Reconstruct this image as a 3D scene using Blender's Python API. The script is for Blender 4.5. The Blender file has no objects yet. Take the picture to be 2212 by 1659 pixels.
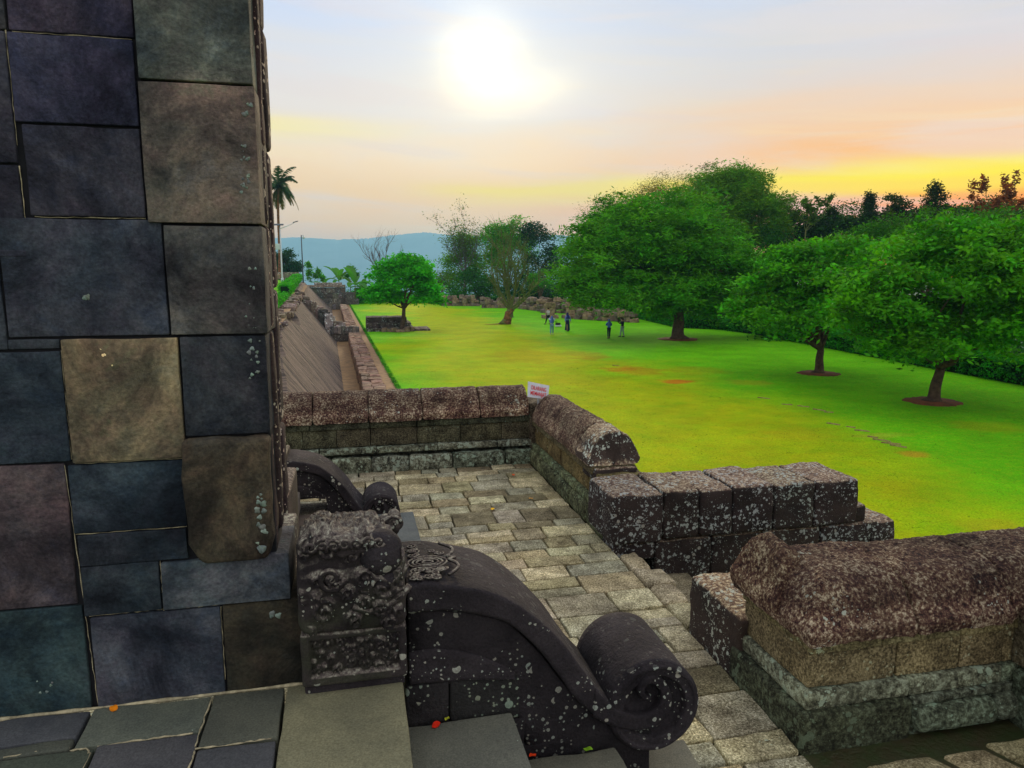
import bpy, math, random
import numpy as np
from mathutils import Vector, Matrix, noise
R = math.radians
S = bpy.context.scene
COL = S.collection
rnd = random.Random(7)

# ------------------------------------------------------------------ survey
# camera stands at the origin; lengths in metres, +Y along the terrace, +X to the lawn
FP, CX, CY, HY, VX = 1550.0, 1106.0, 829.5, 590.0, 756.0
PITCH = math.atan((CY-HY)/FP)
YAW = math.atan((CX-VX)/(FP/math.cos(PITCH)))
FW = Vector((math.sin(YAW)*math.cos(PITCH), math.cos(YAW)*math.cos(PITCH), -math.sin(PITCH)))
RT = Vector((math.cos(YAW), -math.sin(YAW), 0)); UP = RT.cross(FW)
def ray(x, y): return FW*FP + RT*(x-CX) - UP*(y-CY)
def atz(x, y, z): r = ray(x, y); return r*(z/r.z)
def aty(x, y, Y): r = ray(x, y); return r*(Y/r.y)
LAWN = -5.6
TER = -2.40

# ------------------------------------------------------------------ scene graph helpers
def tag(o, label=None, cat=None, group=None, kind=None):
    if label: o['label'] = label
    if cat: o['category'] = cat
    if group: o['group'] = group
    if kind: o['kind'] = kind
    return o
def empty(name, label, cat, loc=(0,0,0), group=None, rz=0):
    o = bpy.data.objects.new(name, None); COL.objects.link(o)
    o.location = loc; o.rotation_euler = (0,0,rz); o.empty_display_size = .2
    return tag(o, label, cat, group)
def copy_tree(o, parent=None):
    c = o.copy(); COL.objects.link(c); c.parent = parent
    for ch in [k for k in bpy.data.objects if k.parent == o]: copy_tree(ch, c)
    return c
class MB:
    """collects vertices, faces and a tint per vertex; builds one mesh object"""
    def __init__(s): s.v=[]; s.f=[]; s.c=[]; s.m=[]
    def add(s, vs, fs, tint=(1,1,1), mi=0):
        n=len(s.v); s.v += [tuple(p) for p in vs]
        s.f += [tuple(i+n for i in f) for f in fs]; s.m += [mi]*len(fs)
        s.c += list(tint) if isinstance(tint,list) else [tint]*len(vs)
    def build(s, name, mats, parent=None, smooth=True, origin=None):
        me = bpy.data.meshes.new(name)
        v = s.v
        if origin is not None:
            ox,oy,oz = origin; v = [(a-ox,b-oy,c-oz) for a,b,c in v]
        me.from_pydata(v, [], s.f)
        if not isinstance(mats,(list,tuple)): mats=[mats]
        for m in mats: me.materials.append(m)
        me.polygons.foreach_set('material_index', s.m)
        me.polygons.foreach_set('use_smooth', [smooth]*len(s.f))
        a = me.color_attributes.new('tint','FLOAT_COLOR','POINT')
        c = np.ones((len(s.v),4),dtype=np.float32); c[:,:3]=np.array(s.c,dtype=np.float32).reshape(-1,3)
        a.data.foreach_set('color', c.ravel())
        me.update()
        o = bpy.data.objects.new(name, me); COL.objects.link(o)
        if parent is not None: o.parent = parent
        elif origin is not None: o.location = origin
        return o
def nz(p, s, seed=0.0): return noise.noise(Vector((p[0]*s+seed, p[1]*s-seed*1.7, p[2]*s+seed*.6)))

def axis(a, b, bev, step):
    L=b-a; bev=min(bev, L*.49)
    c=[a, a+bev*.35, a+bev]
    n=max(1,int(round((L-2*bev)/step)))
    c += [a+bev+(L-2*bev)*i/n for i in range(1,n)]
    c += [b-bev, b-bev*.35, b]
    return c
def block(mb, x0,x1,y0,y1,z0,z1, bev=.02, step=.1, amp=.006, fr=6.0, tint=(1,1,1), warp=None, seed=None, mi=0, disp=None):
    """rough stone block: rounded box with a noisy skin"""
    if seed is None: seed = rnd.random()*90
    A=[axis(x0,x1,bev,step),axis(y0,y1,bev,step),axis(z0,z1,bev,step)]
    n=[len(a) for a in A]; idx={}; vs=[]
    b=[min(bev,(x1-x0)*.49),min(bev,(y1-y0)*.49),min(bev,(z1-z0)*.49)]; bb=min(b)
    lo=(x0+bb,y0+bb,z0+bb); hi=(x1-bb,y1-bb,z1-bb)
    def V(i,j,k):
        key=(i,j,k)
        if key in idx: return idx[key]
        p=[A[0][i],A[1][j],A[2][k]]
        q=[min(max(p[t],lo[t]),hi[t]) for t in range(3)]
        d=Vector((p[0]-q[0],p[1]-q[1],p[2]-q[2]))
        if d.length>1e-9:
            mx=max(abs(d.x),abs(d.y),abs(d.z)); nn=d.normalized(); d=nn*min(bb, mx if mx<bb*.999 else bb)
            nrm=nn
        else: nrm=Vector((0,0,1))
        p=Vector(q)+d
        if disp: p=disp(p,nrm)
        if amp:
            e=nz(p,fr,seed)+.5*nz(p,fr*2.7,seed+3)
            e2=nz(p,fr,seed+31); e3=nz(p,fr,seed+57)
            p=p+nrm*(amp*e*1.2)+Vector((e2,e3,e))*(amp*.55)
        if warp: p=Vector(warp(p))
        idx[key]=len(vs); vs.append(p); return idx[key]
    fs=[]
    for ax in range(3):
        u,w=(ax+1)%3,(ax+2)%3
        for side in (0,n[ax]-1):
            for i in range(n[u]-1):
                for j in range(n[w]-1):
                    q=[]
                    for (a_,b_) in ((i,j),(i+1,j),(i+1,j+1),(i,j+1)):
                        k=[0,0,0]; k[ax]=side; k[u]=a_; k[w]=b_; q.append(V(*k))
                    if side==0: q.reverse()
                    fs.append(q)
    mb.add(vs,fs,tint,mi)
def tube(mb, pts, rads, seg=8, tint=(1,1,1), mi=0, cap=True):
    pts=[Vector(p) for p in pts]; vs=[]; fs=[]; prev=None
    for i,p in enumerate(pts):
        t=(pts[min(i+1,len(pts)-1)]-pts[max(i-1,0)]).normalized()
        if prev is None:
            a=Vector((0,0,1)) if abs(t.z)<.9 else Vector((1,0,0)); u=t.cross(a).normalized()
        else: u=(prev-t*prev.dot(t)).normalized()
        prev=u; w=t.cross(u)
        for k in range(seg):
            an=2*math.pi*k/seg; vs.append(p+(u*math.cos(an)+w*math.sin(an))*rads[i])
    for i in range(len(pts)-1):
        for k in range(seg):
            a=i*seg+k; b=i*seg+(k+1)%seg
            fs.append((a,b,b+seg,a+seg))
    if cap:
        fs.append(tuple(reversed(range(seg)))); fs.append(tuple(range((len(pts)-1)*seg,len(pts)*seg)))
    mb.add(vs,fs,tint,mi)
def jit(c, a=.12):
    k=1+rnd.uniform(-a,a); return tuple(x*k*(1+rnd.uniform(-a,a)*.35) for x in c)

# ------------------------------------------------------------------ materials
class NT:
    def __init__(s, tree): s.t=tree; s.n=tree.nodes; s.l=tree.links
    def new(s, ty, **kw):
        n=s.n.new(ty)
        for k,v in kw.items():
            if k.startswith('i_'): n.inputs[k[2:]].default_value=v
            else: setattr(n,k,v)
        return n
    def link(s,a,b): s.l.new(a,b)
    def math(s,op,a,b=None,c=None,clamp=False):
        n=s.n.new('ShaderNodeMath'); n.operation=op; n.use_clamp=clamp
        for i,v in enumerate((a,b,c)):
            if v is None: continue
            if isinstance(v,(int,float)): n.inputs[i].default_value=v
            else: s.l.new(v,n.inputs[i])
        return n.outputs[0]
    def noise(s,vec,scale,detail=4,rough=.55,dist=0):
        n=s.n.new('ShaderNodeTexNoise'); n.inputs['Scale'].default_value=scale
        n.inputs['Detail'].default_value=detail; n.inputs['Roughness'].default_value=rough
        n.inputs['Distortion'].default_value=dist
        s.l.new(vec,n.inputs['Vector']); return n.outputs['Fac']
    def vor(s,vec,scale,feat='F1',rand=1.0,out='Distance'):
        n=s.n.new('ShaderNodeTexVoronoi'); n.feature=feat; n.inputs['Scale'].default_value=scale
        n.inputs['Randomness'].default_value=rand
        s.l.new(vec,n.inputs['Vector']); return n.outputs[out]
    def mr(s,v,a,b,c=0.,d=1.,smooth=False):
        n=s.n.new('ShaderNodeMapRange'); n.inputs[1].default_value=a; n.inputs[2].default_value=b
        n.inputs[3].default_value=c; n.inputs[4].default_value=d
        if smooth: n.interpolation_type='SMOOTHSTEP'
        s.l.new(v,n.inputs[0]); return n.outputs[0]
    def mix(s,f,a,b,mode='MIX'):
        n=s.n.new('ShaderNodeMix'); n.data_type='RGBA'; n.blend_type=mode
        for i,v in ((0,f),(6,a),(7,b)):
            if isinstance(v,(int,float)): n.inputs[i].default_value=v
            elif isinstance(v,tuple): n.inputs[i].default_value=(*v[:3],1)
            else: s.l.new(v,n.inputs[i])
        return n.outputs[2]
    def ramp(s,v,stops,interp='LINEAR'):
        n=s.n.new('ShaderNodeValToRGB'); cr=n.color_ramp; cr.interpolation=interp
        while len(cr.elements)<len(stops): cr.elements.new(.5)
        for e,(p,c) in zip(cr.elements,stops): e.position=p; e.color=(*c,1)
        s.l.new(v,n.inputs[0]); return n.outputs[0]
def new_mat(name):
    m=bpy.data.materials.new(name); m.use_nodes=True; t=NT(m.node_tree)
    b=t.n['Principled BSDF']; b.inputs['Roughness'].default_value=.9
    b.inputs['Specular IOR Level'].default_value=.2
    tc=t.new('ShaderNodeTexCoord'); return m,t,b,tc.outputs['Object']
def stone(name, a, b, stain=(.02,.018,.018), stain_amt=.5, lichen=.3, lich_col=(.42,.48,.40), lich_scale=28, green=0.0, green_col=(.07,.10,.05),
          speck=None, speck_scale=55, crust=None, crust_lo=0.15, bump=.35, grain=150, lich_mask=2.2, spec=.2, rough=.9, tintmix=1.0, bumpdist=.012, dots=0, hue=0):
    m,t,bs,vec=new_mat(name)
    n1=t.noise(vec,3.1,7,.62); n2=t.noise(vec,grain,3,.6); n3=t.noise(vec,1.3,5,.65,.6); n4=t.noise(vec,28,6,.65)
    col=t.mix(t.mr(n1,.32,.68),a,b)
    col=t.mix(t.math('MULTIPLY',t.mr(n3,.5,.72,0,1,True),stain_amt),col,stain)
    if green: col=t.mix(t.math('MULTIPLY',t.mr(t.noise(vec,2.3,6,.7,.3),.45,.7,0,1),green),col,green_col)
    h=n4
    if speck:
        sp=t.noise(vec,speck_scale,5,.75,0)
        sp=t.math('ADD',sp,t.math('MULTIPLY',t.math('SUBTRACT',t.noise(vec,7,4,.6),.5),.35))
        c2=t.ramp(sp,[(.36,speck[0]),(.46,speck[1]),(.545,speck[2]),(.64,speck[3])])
        c2=t.mix(1.0,c2,t.ramp(t.noise(vec,3.4,6,.7),[(.34,(.45,.43,.42)),(.5,(.95,.95,.95)),(.68,(1.25,1.25,1.2))]),'MULTIPLY')
        msk=t.mr(t.noise(vec,1.9,4,.6),.25,.6,.75,1)
        col=t.mix(msk,col,c2); h=t.math('ADD',t.math('MULTIPLY',sp,1.3),n4)
    if crust:   # rust coloured crust on faces turned to the sky; for carved stone, painted highlights
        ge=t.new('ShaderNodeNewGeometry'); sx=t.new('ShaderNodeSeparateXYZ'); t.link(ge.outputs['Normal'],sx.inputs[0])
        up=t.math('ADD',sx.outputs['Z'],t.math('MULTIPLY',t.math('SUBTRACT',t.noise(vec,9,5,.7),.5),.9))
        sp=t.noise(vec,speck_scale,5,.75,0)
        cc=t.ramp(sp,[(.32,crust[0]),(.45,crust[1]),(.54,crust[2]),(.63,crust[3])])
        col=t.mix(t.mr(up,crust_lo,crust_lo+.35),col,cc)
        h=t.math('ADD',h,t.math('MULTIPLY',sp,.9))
    g=t.mr(n2,.3,.7,.72,1.28)
    cg=t.new('ShaderNodeCombineColor'); 
    for i in range(3): t.link(g,cg.inputs[i])
    col=t.mix(1.0,col,cg.outputs[0],'MULTIPLY')
    if dots:
        wv=t.new('ShaderNodeVectorMath',operation='ADD'); nn=t.new('ShaderNodeTexNoise'); nn.inputs['Scale'].default_value=70
        t.link(vec,nn.inputs['Vector']); sc=t.new('ShaderNodeVectorMath',operation='SCALE'); sc.inputs['Scale'].default_value=.006
        t.link(nn.outputs['Color'],sc.inputs[0]); t.link(vec,wv.inputs[0]); t.link(sc.outputs[0],wv.inputs[1])
        ge2=t.new('ShaderNodeNewGeometry'); sx2=t.new('ShaderNodeSeparateXYZ'); t.link(ge2.outputs['Normal'],sx2.inputs[0]); side=t.mr(sx2.outputs['Z'],.35,.6,1,.12)
        msk=t.mr(t.noise(vec,4.0,3,.6),.66-dots*.16,.76-dots*.16)
        for sc_,rr in ((19,.36),(36,.32),(60,.30)):
            vn=t.new('ShaderNodeTexVoronoi'); vn.inputs['Scale'].default_value=sc_; t.link(wv.outputs[0],vn.inputs['Vector'])
            sp_=t.new('ShaderNodeSeparateColor'); t.link(vn.outputs['Color'],sp_.inputs[0])
            pres=t.math('GREATER_THAN',t.math('MULTIPLY',sp_.outputs[0],msk),.5)
            spot=t.math('MULTIPLY',t.math('LESS_THAN',vn.outputs['Distance'],t.mr(sp_.outputs[1],0,1,rr*.35,rr)),pres)
            lc=t.mix(sp_.outputs[2],lich_col,(.42,.38,.30)); lc=t.mix(t.mr(t.noise(vec,110,3),.3,.7,.0,.5),lc,tuple(x*.5 for x in lich_col))
            col=t.mix(t.math('MULTIPLY',t.math('MULTIPLY',spot,.88),side),col,lc)
    if hue:
        hn=t.noise(vec,4.5,6,.7,.4); col=t.mix(1.0,col,t.ramp(hn,[(.32,(.85,.98,1.25)),(.48,(1,1,1.05)),(.62,(1.12,.97,1.08)),(.75,(.9,1.15,1.05))]),'MULTIPLY')
        col=t.mix(1.0,col,t.ramp(t.noise(vec,2.6,7,.75,.5),[(.36,(.30,.30,.33)),(.48,(.85,.85,.85)),(.62,(1.9,1.8,1.6))]),'MULTIPLY')
    if lichen:
        wv=t.new('ShaderNodeVectorMath',operation='ADD'); nn=t.new('ShaderNodeTexNoise'); nn.inputs['Scale'].default_value=60
        t.link(vec,nn.inputs['Vector']); sc=t.new('ShaderNodeVectorMath',operation='SCALE'); sc.inputs['Scale'].default_value=.022
        t.link(nn.outputs['Color'],sc.inputs[0]); t.link(vec,wv.inputs[0]); t.link(sc.outputs[0],wv.inputs[1])
        v=wv.outputs[0]
        sizes=t.noise(vec,lich_scale*.8,2); area=t.mr(t.noise(vec,lich_mask,5,.7),.60-lichen*.35,.78-lichen*.35)
        lim=t.math('MULTIPLY',t.math('MULTIPLY',area,t.mr(sizes,.35,.7,.15,.55)),1.0)
        spot=t.math('LESS_THAN',t.vor(v,lich_scale),lim)
        v2=t.math('LESS_THAN',t.vor(v,lich_scale*2.7),t.math('MULTIPLY',area,t.mr(sizes,.4,.7,.1,.5)))
        spot=t.math('MAXIMUM',spot,v2)
        lc=t.mix(t.noise(vec,90,3),tuple(x*.6 for x in lich_col),tuple(min(1,x*1.35) for x in lich_col))
        col=t.mix(t.math('MULTIPLY',spot,.85),col,lc)
    if tintmix:
        at=t.new('ShaderNodeAttribute'); at.attribute_name='tint'
        col=t.mix(tintmix,col,at.outputs['Color'],'MULTIPLY')
    t.link(col,bs.inputs['Base Color'])
    bs.inputs['Roughness'].default_value=rough; bs.inputs['Specular IOR Level'].default_value=spec
    bp=t.new('ShaderNodeBump'); bp.inputs['Strength'].default_value=bump; bp.inputs['Distance'].default_value=bumpdist
    hh=t.math('ADD',h,t.math('MULTIPLY',n2,.35)); t.link(hh,bp.inputs['Height']); t.link(bp.outputs[0],bs.inputs['Normal'])
    return m
def simple(name, col, var=.25, scale=8, rough=.85, bump=0, spec=.2, col2=None, metal=0, tint=False):
    m,t,bs,vec=new_mat(name)
    n=t.noise(vec,scale,5,.6)
    c2=col2 or tuple(x*(1-var) for x in col); c1=col if col2 else tuple(min(1,x*(1+var)) for x in col)
    c=t.mix(t.mr(n,.35,.65),c1,c2)
    if tint:
        at=t.new('ShaderNodeAttribute'); at.attribute_name='tint'; c=t.mix(1.,c,at.outputs['Color'],'MULTIPLY')
    t.link(c,bs.inputs['Base Color']); bs.inputs['Roughness'].default_value=rough; bs.inputs['Specular IOR Level'].default_value=spec
    bs.inputs['Metallic'].default_value=metal
    if bump:
        bp=t.new('ShaderNodeBump'); bp.inputs['Strength'].default_value=bump; bp.inputs['Distance'].default_value=.02
        t.link(t.noise(vec,scale*4,5,.65),bp.inputs['Height']); t.link(bp.outputs[0],bs.inputs['Normal'])
    return m
def leafmat(name, col, trans=.35):
    m,t,bs,vec=new_mat(name)
    at=t.new('ShaderNodeAttribute'); at.attribute_name='tint'
    c=t.mix(1.0,(*col,1)[:3],at.outputs['Color'],'MULTIPLY')
    t.link(c,bs.inputs['Base Color']); bs.inputs['Roughness'].default_value=.6; bs.inputs['Specular IOR Level'].default_value=.15
    tr=t.new('ShaderNodeBsdfTranslucent'); c2=t.mix(1.0,c,(1.25,1.15,.5),'MULTIPLY'); t.link(c2,tr.inputs['Color'])
    mx=t.new('ShaderNodeMixShader'); mx.inputs[0].default_value=trans
    t.link(bs.outputs[0],mx.inputs[1]); t.link(tr.outputs[0],mx.inputs[2])
    t.link(mx.outputs[0],t.n['Material Output'].inputs['Surface'])
    return m

M={}
CR=[(.012,.008,.008),(.080,.032,.026),(.18,.115,.068),(.52,.43,.29)]
M['andesite']=stone('dark_andesite',(.036,.036,.039),(.085,.082,.080),stain=(.012,.013,.016),stain_amt=.95,lichen=0,dots=.1,hue=1,bump=.7,grain=85,green=.25,green_col=(.02,.05,.055))
M['volute']=stone('volute_andesite',(.014,.011,.013),(.050,.041,.043),stain=(.007,.006,.007),stain_amt=.85,lichen=0,dots=1.55,lich_col=(.40,.45,.38),bump=.75,grain=95,bumpdist=.018)
M['carved']=stone('carved_andesite',(.020,.015,.016),(.075,.060,.055),stain=(.009,.008,.009),stain_amt=.8,lichen=0,dots=1.25,crust=[(.03,.024,.024),(.10,.078,.07),(.19,.165,.13),(.34,.32,.25)],crust_lo=.22,speck_scale=50,green=.5,green_col=(.06,.075,.03),bump=.45)  # lichen-like tan on upward ridges paints their highlights into the colour
M['coping']=stone('crusted_coping',(.05,.025,.02),(.16,.11,.07),stain_amt=.5,lichen=.30,lich_scale=20,lich_col=(.45,.48,.38),speck=CR,speck_scale=52,bump=1.0,bumpdist=.02)
M['body']=stone('parapet_stone',(.10,.09,.06),(.27,.235,.15),stain=(.016,.014,.011),stain_amt=1.0,lichen=.34,lich_scale=26,green=.5,green_col=(.07,.08,.03),speck=[(.03,.025,.018),(.12,.10,.065),(.24,.21,.14),(.40,.36,.26)],speck_scale=60,bump=.6)
M['plinth']=stone('mossy_plinth_stone',(.07,.075,.05),(.24,.25,.18),stain=(.014,.014,.011),stain_amt=1,lichen=.62,lich_scale=17,lich_mask=3.3,lich_col=(.33,.40,.31),green=.55,green_col=(.05,.07,.028),bump=.8,speck=[(.02,.02,.015),(.10,.10,.07),(.20,.21,.15),(.38,.42,.32)],speck_scale=34)
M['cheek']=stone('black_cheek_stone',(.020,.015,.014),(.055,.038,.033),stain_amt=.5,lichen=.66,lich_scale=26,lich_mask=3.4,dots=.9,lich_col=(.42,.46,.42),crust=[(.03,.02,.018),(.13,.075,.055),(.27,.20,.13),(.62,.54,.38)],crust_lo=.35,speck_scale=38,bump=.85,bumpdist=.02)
M['paver']=stone('paving_stone',(.29,.255,.155),(.50,.45,.30),stain=(.10,.08,.045),stain_amt=.5,lichen=.05,speck=[(.10,.08,.045),(.29,.25,.155),(.43,.38,.25),(.74,.67,.48)],speck_scale=75,bump=.5)
M['tread']=stone('stair_tread_stone',(.10,.10,.085),(.17,.165,.13),stain=(.05,.055,.06),stain_amt=.5,lichen=.02,bump=.35)
M['rubble']=stone('rubble_stone',(.10,.07,.055),(.30,.23,.17),stain_amt=.8,lichen=.2,lich_scale=8,bump=.6,grain=30)
M['farstone']=stone('weathered_wall_stone',(.08,.065,.06),(.20,.165,.14),stain=(.02,.02,.022),stain_amt=.95,lichen=.6,lich_scale=5,lich_mask=1.3,lich_col=(.4,.42,.38),bump=.7,grain=25,bumpdist=.05)
M['mortar']=simple('joint_mortar',(.42,.36,.22),.4,30,bump=.4)
M['joint']=simple('joint_soil',(.055,.035,.018),.5,14,bump=.5,col2=(.03,.05,.015))
M['soil']=simple('bare_soil',(.34,.20,.09),.35,3,bump=.6,col2=(.20,.12,.06))
M['redsoil']=simple('red_soil',(.22,.075,.03),.35,3,bump=.8,col2=(.10,.045,.02))
M['bark']=simple('bark',(.12,.075,.045),.5,5,bump=.9,col2=(.05,.03,.02))
M['barkred']=simple('peeling_bark',(.30,.13,.05),.5,4,bump=.9,col2=(.08,.04,.02))
M['barkgreen']=simple('green_bark',(.17,.19,.05),.3,6,bump=.6,col2=(.10,.12,.04))
M['barkgrey']=simple('grey_bark',(.13,.10,.10),.3,6,bump=.5)
def LM(n,c,t=.35): M[n]=leafmat(n,c,t)
LM('leaf_mid',(.065,.31,.004)); LM('leaf_dark',(.014,.085,.005)); LM('leaf_deep',(.010,.055,.016)); LM('leaf_bright',(.05,.40,.010),.4)
LM('leaf_olive',(.075,.17,.008)); LM('leaf_feather',(.07,.29,.006)); LM('leaf_hedge',(.03,.27,.01)); LM('leaf_rust',(.22,.07,.02)); LM('leaf_banana',(.08,.32,.03),.45)
LM('leaf_palm',(.03,.085,.02)); LM('leaf_dry',(.32,.17,.03))
HAZE=2.1e-4; OVR=.85; SUN=1.9; EXPO=0.12
# ------------------------------------------------------------------ gate wall (near, left)
def c6(x,y,Y=2.6):   # survey point on the balustrade's face
    p=aty(548.6+.4464*x,1042.3+.4464*y,Y); return (p.x,p.z)
WY=2.65
gate=empty('gate_wall','tall dark andesite gate wall of large fitted blocks, filling the left side of the photo','gate wall',(-.9,WY,-1.55))
inv=lambda o: o.location
wall_blocks=[ # x0,x1,z0,z1,tint,proud
 (-.645,-.295,.62,1.35,(2.01,2.17,1.73),.012),(-.65,-.290,.165,.615,(1.84,1.52,1.20),.016),(-.605,-.288,-.21,.16,(1.20,1.16,1.03),.01),
 (-.58,-.295,-.567,-.215,(0.45,0.51,0.59),.006),(-.593,-.30,-1.03,-.572,(1.42,1.12,0.69),.05),
 (-1.01,-.65,.745,1.35,(0.77,0.63,0.93),.0),(-1.015,-.655,.472,.74,(0.67,0.67,1.08),.004),(-1.0,-.655,.182,.467,(0.71,0.71,0.90),.002),
 (-1.10,-.61,-.21,.177,(0.77,0.87,1.06),.0),(-.945,-.585,-.642,-.218,(2.84,2.28,1.31),.01),
 (-.965,-.595,-.895,-.647,(0.51,0.72,0.85),.0),(-.955,-.60,-1.015,-.90,(0.85,1.01,1.11),.003),(-.955,-.70,-1.20,-1.015,(0.75,0.95,1.03),.003),(-.695,-.255,-1.20,-1.02,(1.56,1.76,1.83),.012),
 (-.94,-.505,-1.55,-1.205,(0.90,1.02,1.19),.004),(-.50,-.215,-1.55,-1.205,(0.77,0.66,0.42),.0),
 (-1.6,-1.105,-.25,.045,(0.65,0.81,0.94),-.002),(-1.105,-.95,-.25,-.215,(0.65,0.81,0.94),-.002),(-1.6,-1.02,.05,.075,(0.83,0.83,1.06),.003),(-1.6,-1.02,.08,.34,(0.63,0.64,0.82),.0),
 (-1.6,-1.02,.345,.74,(0.83,0.83,1.02),.001),(-1.6,-1.015,.745,1.35,(0.71,0.71,0.75),.0),
 (-1.6,-.95,-.635,-.255,(0.48,0.70,0.85),.002),(-1.6,-.972,-1.15,-.64,(1.37,1.09,1.07),.0),(-1.6,-.96,-1.55,-1.155,(0.47,0.83,0.82),.0),
 (-1.8,.0,1.36,1.9,(1.21,1.21,1.18),.0)]
mb=MB()
for i,(a,b,c,d,t,pr) in enumerate(wall_blocks):
    big = i==4
    g=.0015
    y0=WY-pr
    def wp(p,big=big,a=a,b=b,c=c):
        if big:   # worn bottom corners of the hanging block
            k=max(0,1-(p[2]-c)/.10); cx=(a+b)/2; s=1-.28*k*k
            return (cx+(p[0]-cx)*s+ .01*k, p[1]+.01*k, p[2])
        return p
    block(mb,a+g,b-g,y0,WY+.3,c+g,d-g,bev=.02 if big else .004,step=.06,amp=.0022 if not big else .008,fr=7,tint=jit(t,.05),warp=wp)
o=mb.build('block_facing',M['andesite'])
def child(o,p):
    o.parent=p; o.matrix_parent_inverse=Matrix.Translation(-Vector(p.location)); return o
child(o,gate)
mb=MB()   # pale mortar in some joints, dark gap in the rest
mb2=MB()
def strip(m,a,b,c,d,yy): m.add([(a,yy,c),(b,yy,c),(b,yy,d),(a,yy,d)],[(0,1,2,3)])
block(mb2,-1.8,-.3,WY+.012,WY+.25,-1.56,1.9,bev=.005,step=.5,amp=0)
child(mb2.build('wall_core',simple('dark_gap',(.012,.012,.014))),gate)
for (p,q) in [((-.972,-.648),(-.952,-1.2)),((-.953,-1.2),(-.94,-1.55)),((-.697,-1.015),(-.697,-1.2)),((-.95,-.255),(-.95,-.63)),((-1.018,.75),(-1.018,.40)),((-1.018,.34),(-1.018,.08)),
              ((-.96,-.897),(-.60,-.897)),((-1.0,.743),(-.66,.743)),((-.94,-1.2),(-.70,-1.2)),((-.70,-1.203),(-.51,-1.203)),((-.99,.18),(-.66,.18)),((-.505,-1.21),(-.505,-1.5)),((-.585,-.645),(-.94,-.645))]:
    n=14; pts=[]; 
    for k in range(n+1):
        f=k/n; pts.append((p[0]+(q[0]-p[0])*f+rnd.uniform(-.0015,.0015), WY+.004+rnd.uniform(0,.003), p[1]+(q[1]-p[1])*f+rnd.uniform(-.0015,.0015)))
    tube(mb,pts,[rnd.uniform(.0005,.0022) for _ in pts],6)
pts=[(-1.25+k*.055,WY-.006,-1.548) for k in range(20)]
tube(mb,pts,[rnd.uniform(.003,.009) for _ in pts],6)
child(mb.build('joint_mortar',M['mortar']),gate)
mb=MB(); lr=random.Random(4)
def crust(x,z,r,y): 
    vs=[(x,y-.0018,z)]; n=11; ph=lr.random()*6
    for k in range(n): a=2*math.pi*k/n; q=r*(1+.22*math.sin(3*a+ph)+lr.uniform(-.15,.15)); vs.append((x+q*math.cos(a),y-.0010,z+q*math.sin(a)))
    for k in range(n): v=vs[1+k]; vs.append((x+(v[0]-x)*1.1,y+.004,z+(v[2]-z)*1.1))
    mb.add(vs,[(0,1+k,1+(k+1)%n) for k in range(n)]+[(1+k,1+n+k,1+n+(k+1)%n,1+(k+1)%n) for k in range(n)],jit((1,1,1),.25))
for (px,py,rx,ry,n,r0,yy) in [(530,330,9,18,10,.006,WY-.016),(530,395,9,22,12,.006,WY-.016),(535,235,7,12,4,.009,WY-.016),(549,770,12,50,12,.008,WY-.006),(540,690,18,20,7,.006,WY-.01),(546,620,8,40,6,.006,WY-.01),
   (563,1110,8,50,14,.012,WY-.05),(566,1165,10,22,8,.016,WY-.05),(590,1325,14,8,3,.014,WY),(95,1500,20,30,5,.006,WY),(183,640,5,5,2,.012,WY)]:
    for _ in range(n):
        p=aty(px+lr.uniform(-rx,rx),py+lr.uniform(-ry,ry),yy); crust(p.x,p.z,r0*lr.uniform(.35,.95),yy)
child(mb.build('lichen',simple('lichen_crust',(.20,.24,.20),.3,60,bump=.3,tint=True)),gate)
# jamb: side of the wall in three setbacks, seen end on
mb=MB()
zs=[-1.02,-.62,-.22,.18,.44,.95,1.9]
for (x,ya,yb,br) in [(-.300,WY+.02,WY+.10,[-1.03,-.57,-.21,.165,.62,1.9]),(-.286,WY+.125,WY+.215,[-.98,-.21,.17,.45,1.9]),(-.284,WY+.27,WY+.40,[-.95,-.60,-.06,.46,.9,1.9])]:
    for a,b in zip(br[:-1],br[1:]):
        block(mb,-.6,x+rnd.uniform(-.003,.003),ya,yb,a+.002,b-.002,bev=.02,step=.07,amp=.004,tint=jit((1.45,1.12,1.05),.18))
block(mb,-.6,-.345,WY+.05,WY+.40,-1.03,1.9,bev=.01,step=.3,amp=0,tint=(.3,.3,.35))
child(mb.build('door_jamb',M['volute']),gate)
mb=MB()
block(mb,-.7,-.262,WY+.02,WY+.5,-1.2,-1.035,bev=.012,step=.06,amp=.006,tint=(1.3,1.35,1.3))
block(mb,-.7,-.235,WY+.2,WY+.62,-1.55,-1.205,bev=.015,step=.08,amp=.006,tint=(1.1,1.0,.9))
block(mb,-2.2,-.30,WY+.5,WY+1.1,-1.6,-.98,bev=.02,step=.12,amp=.006,tint=(1.0,.9,.85))
child(mb.build('wall_foot',M['carved']),gate)

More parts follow.
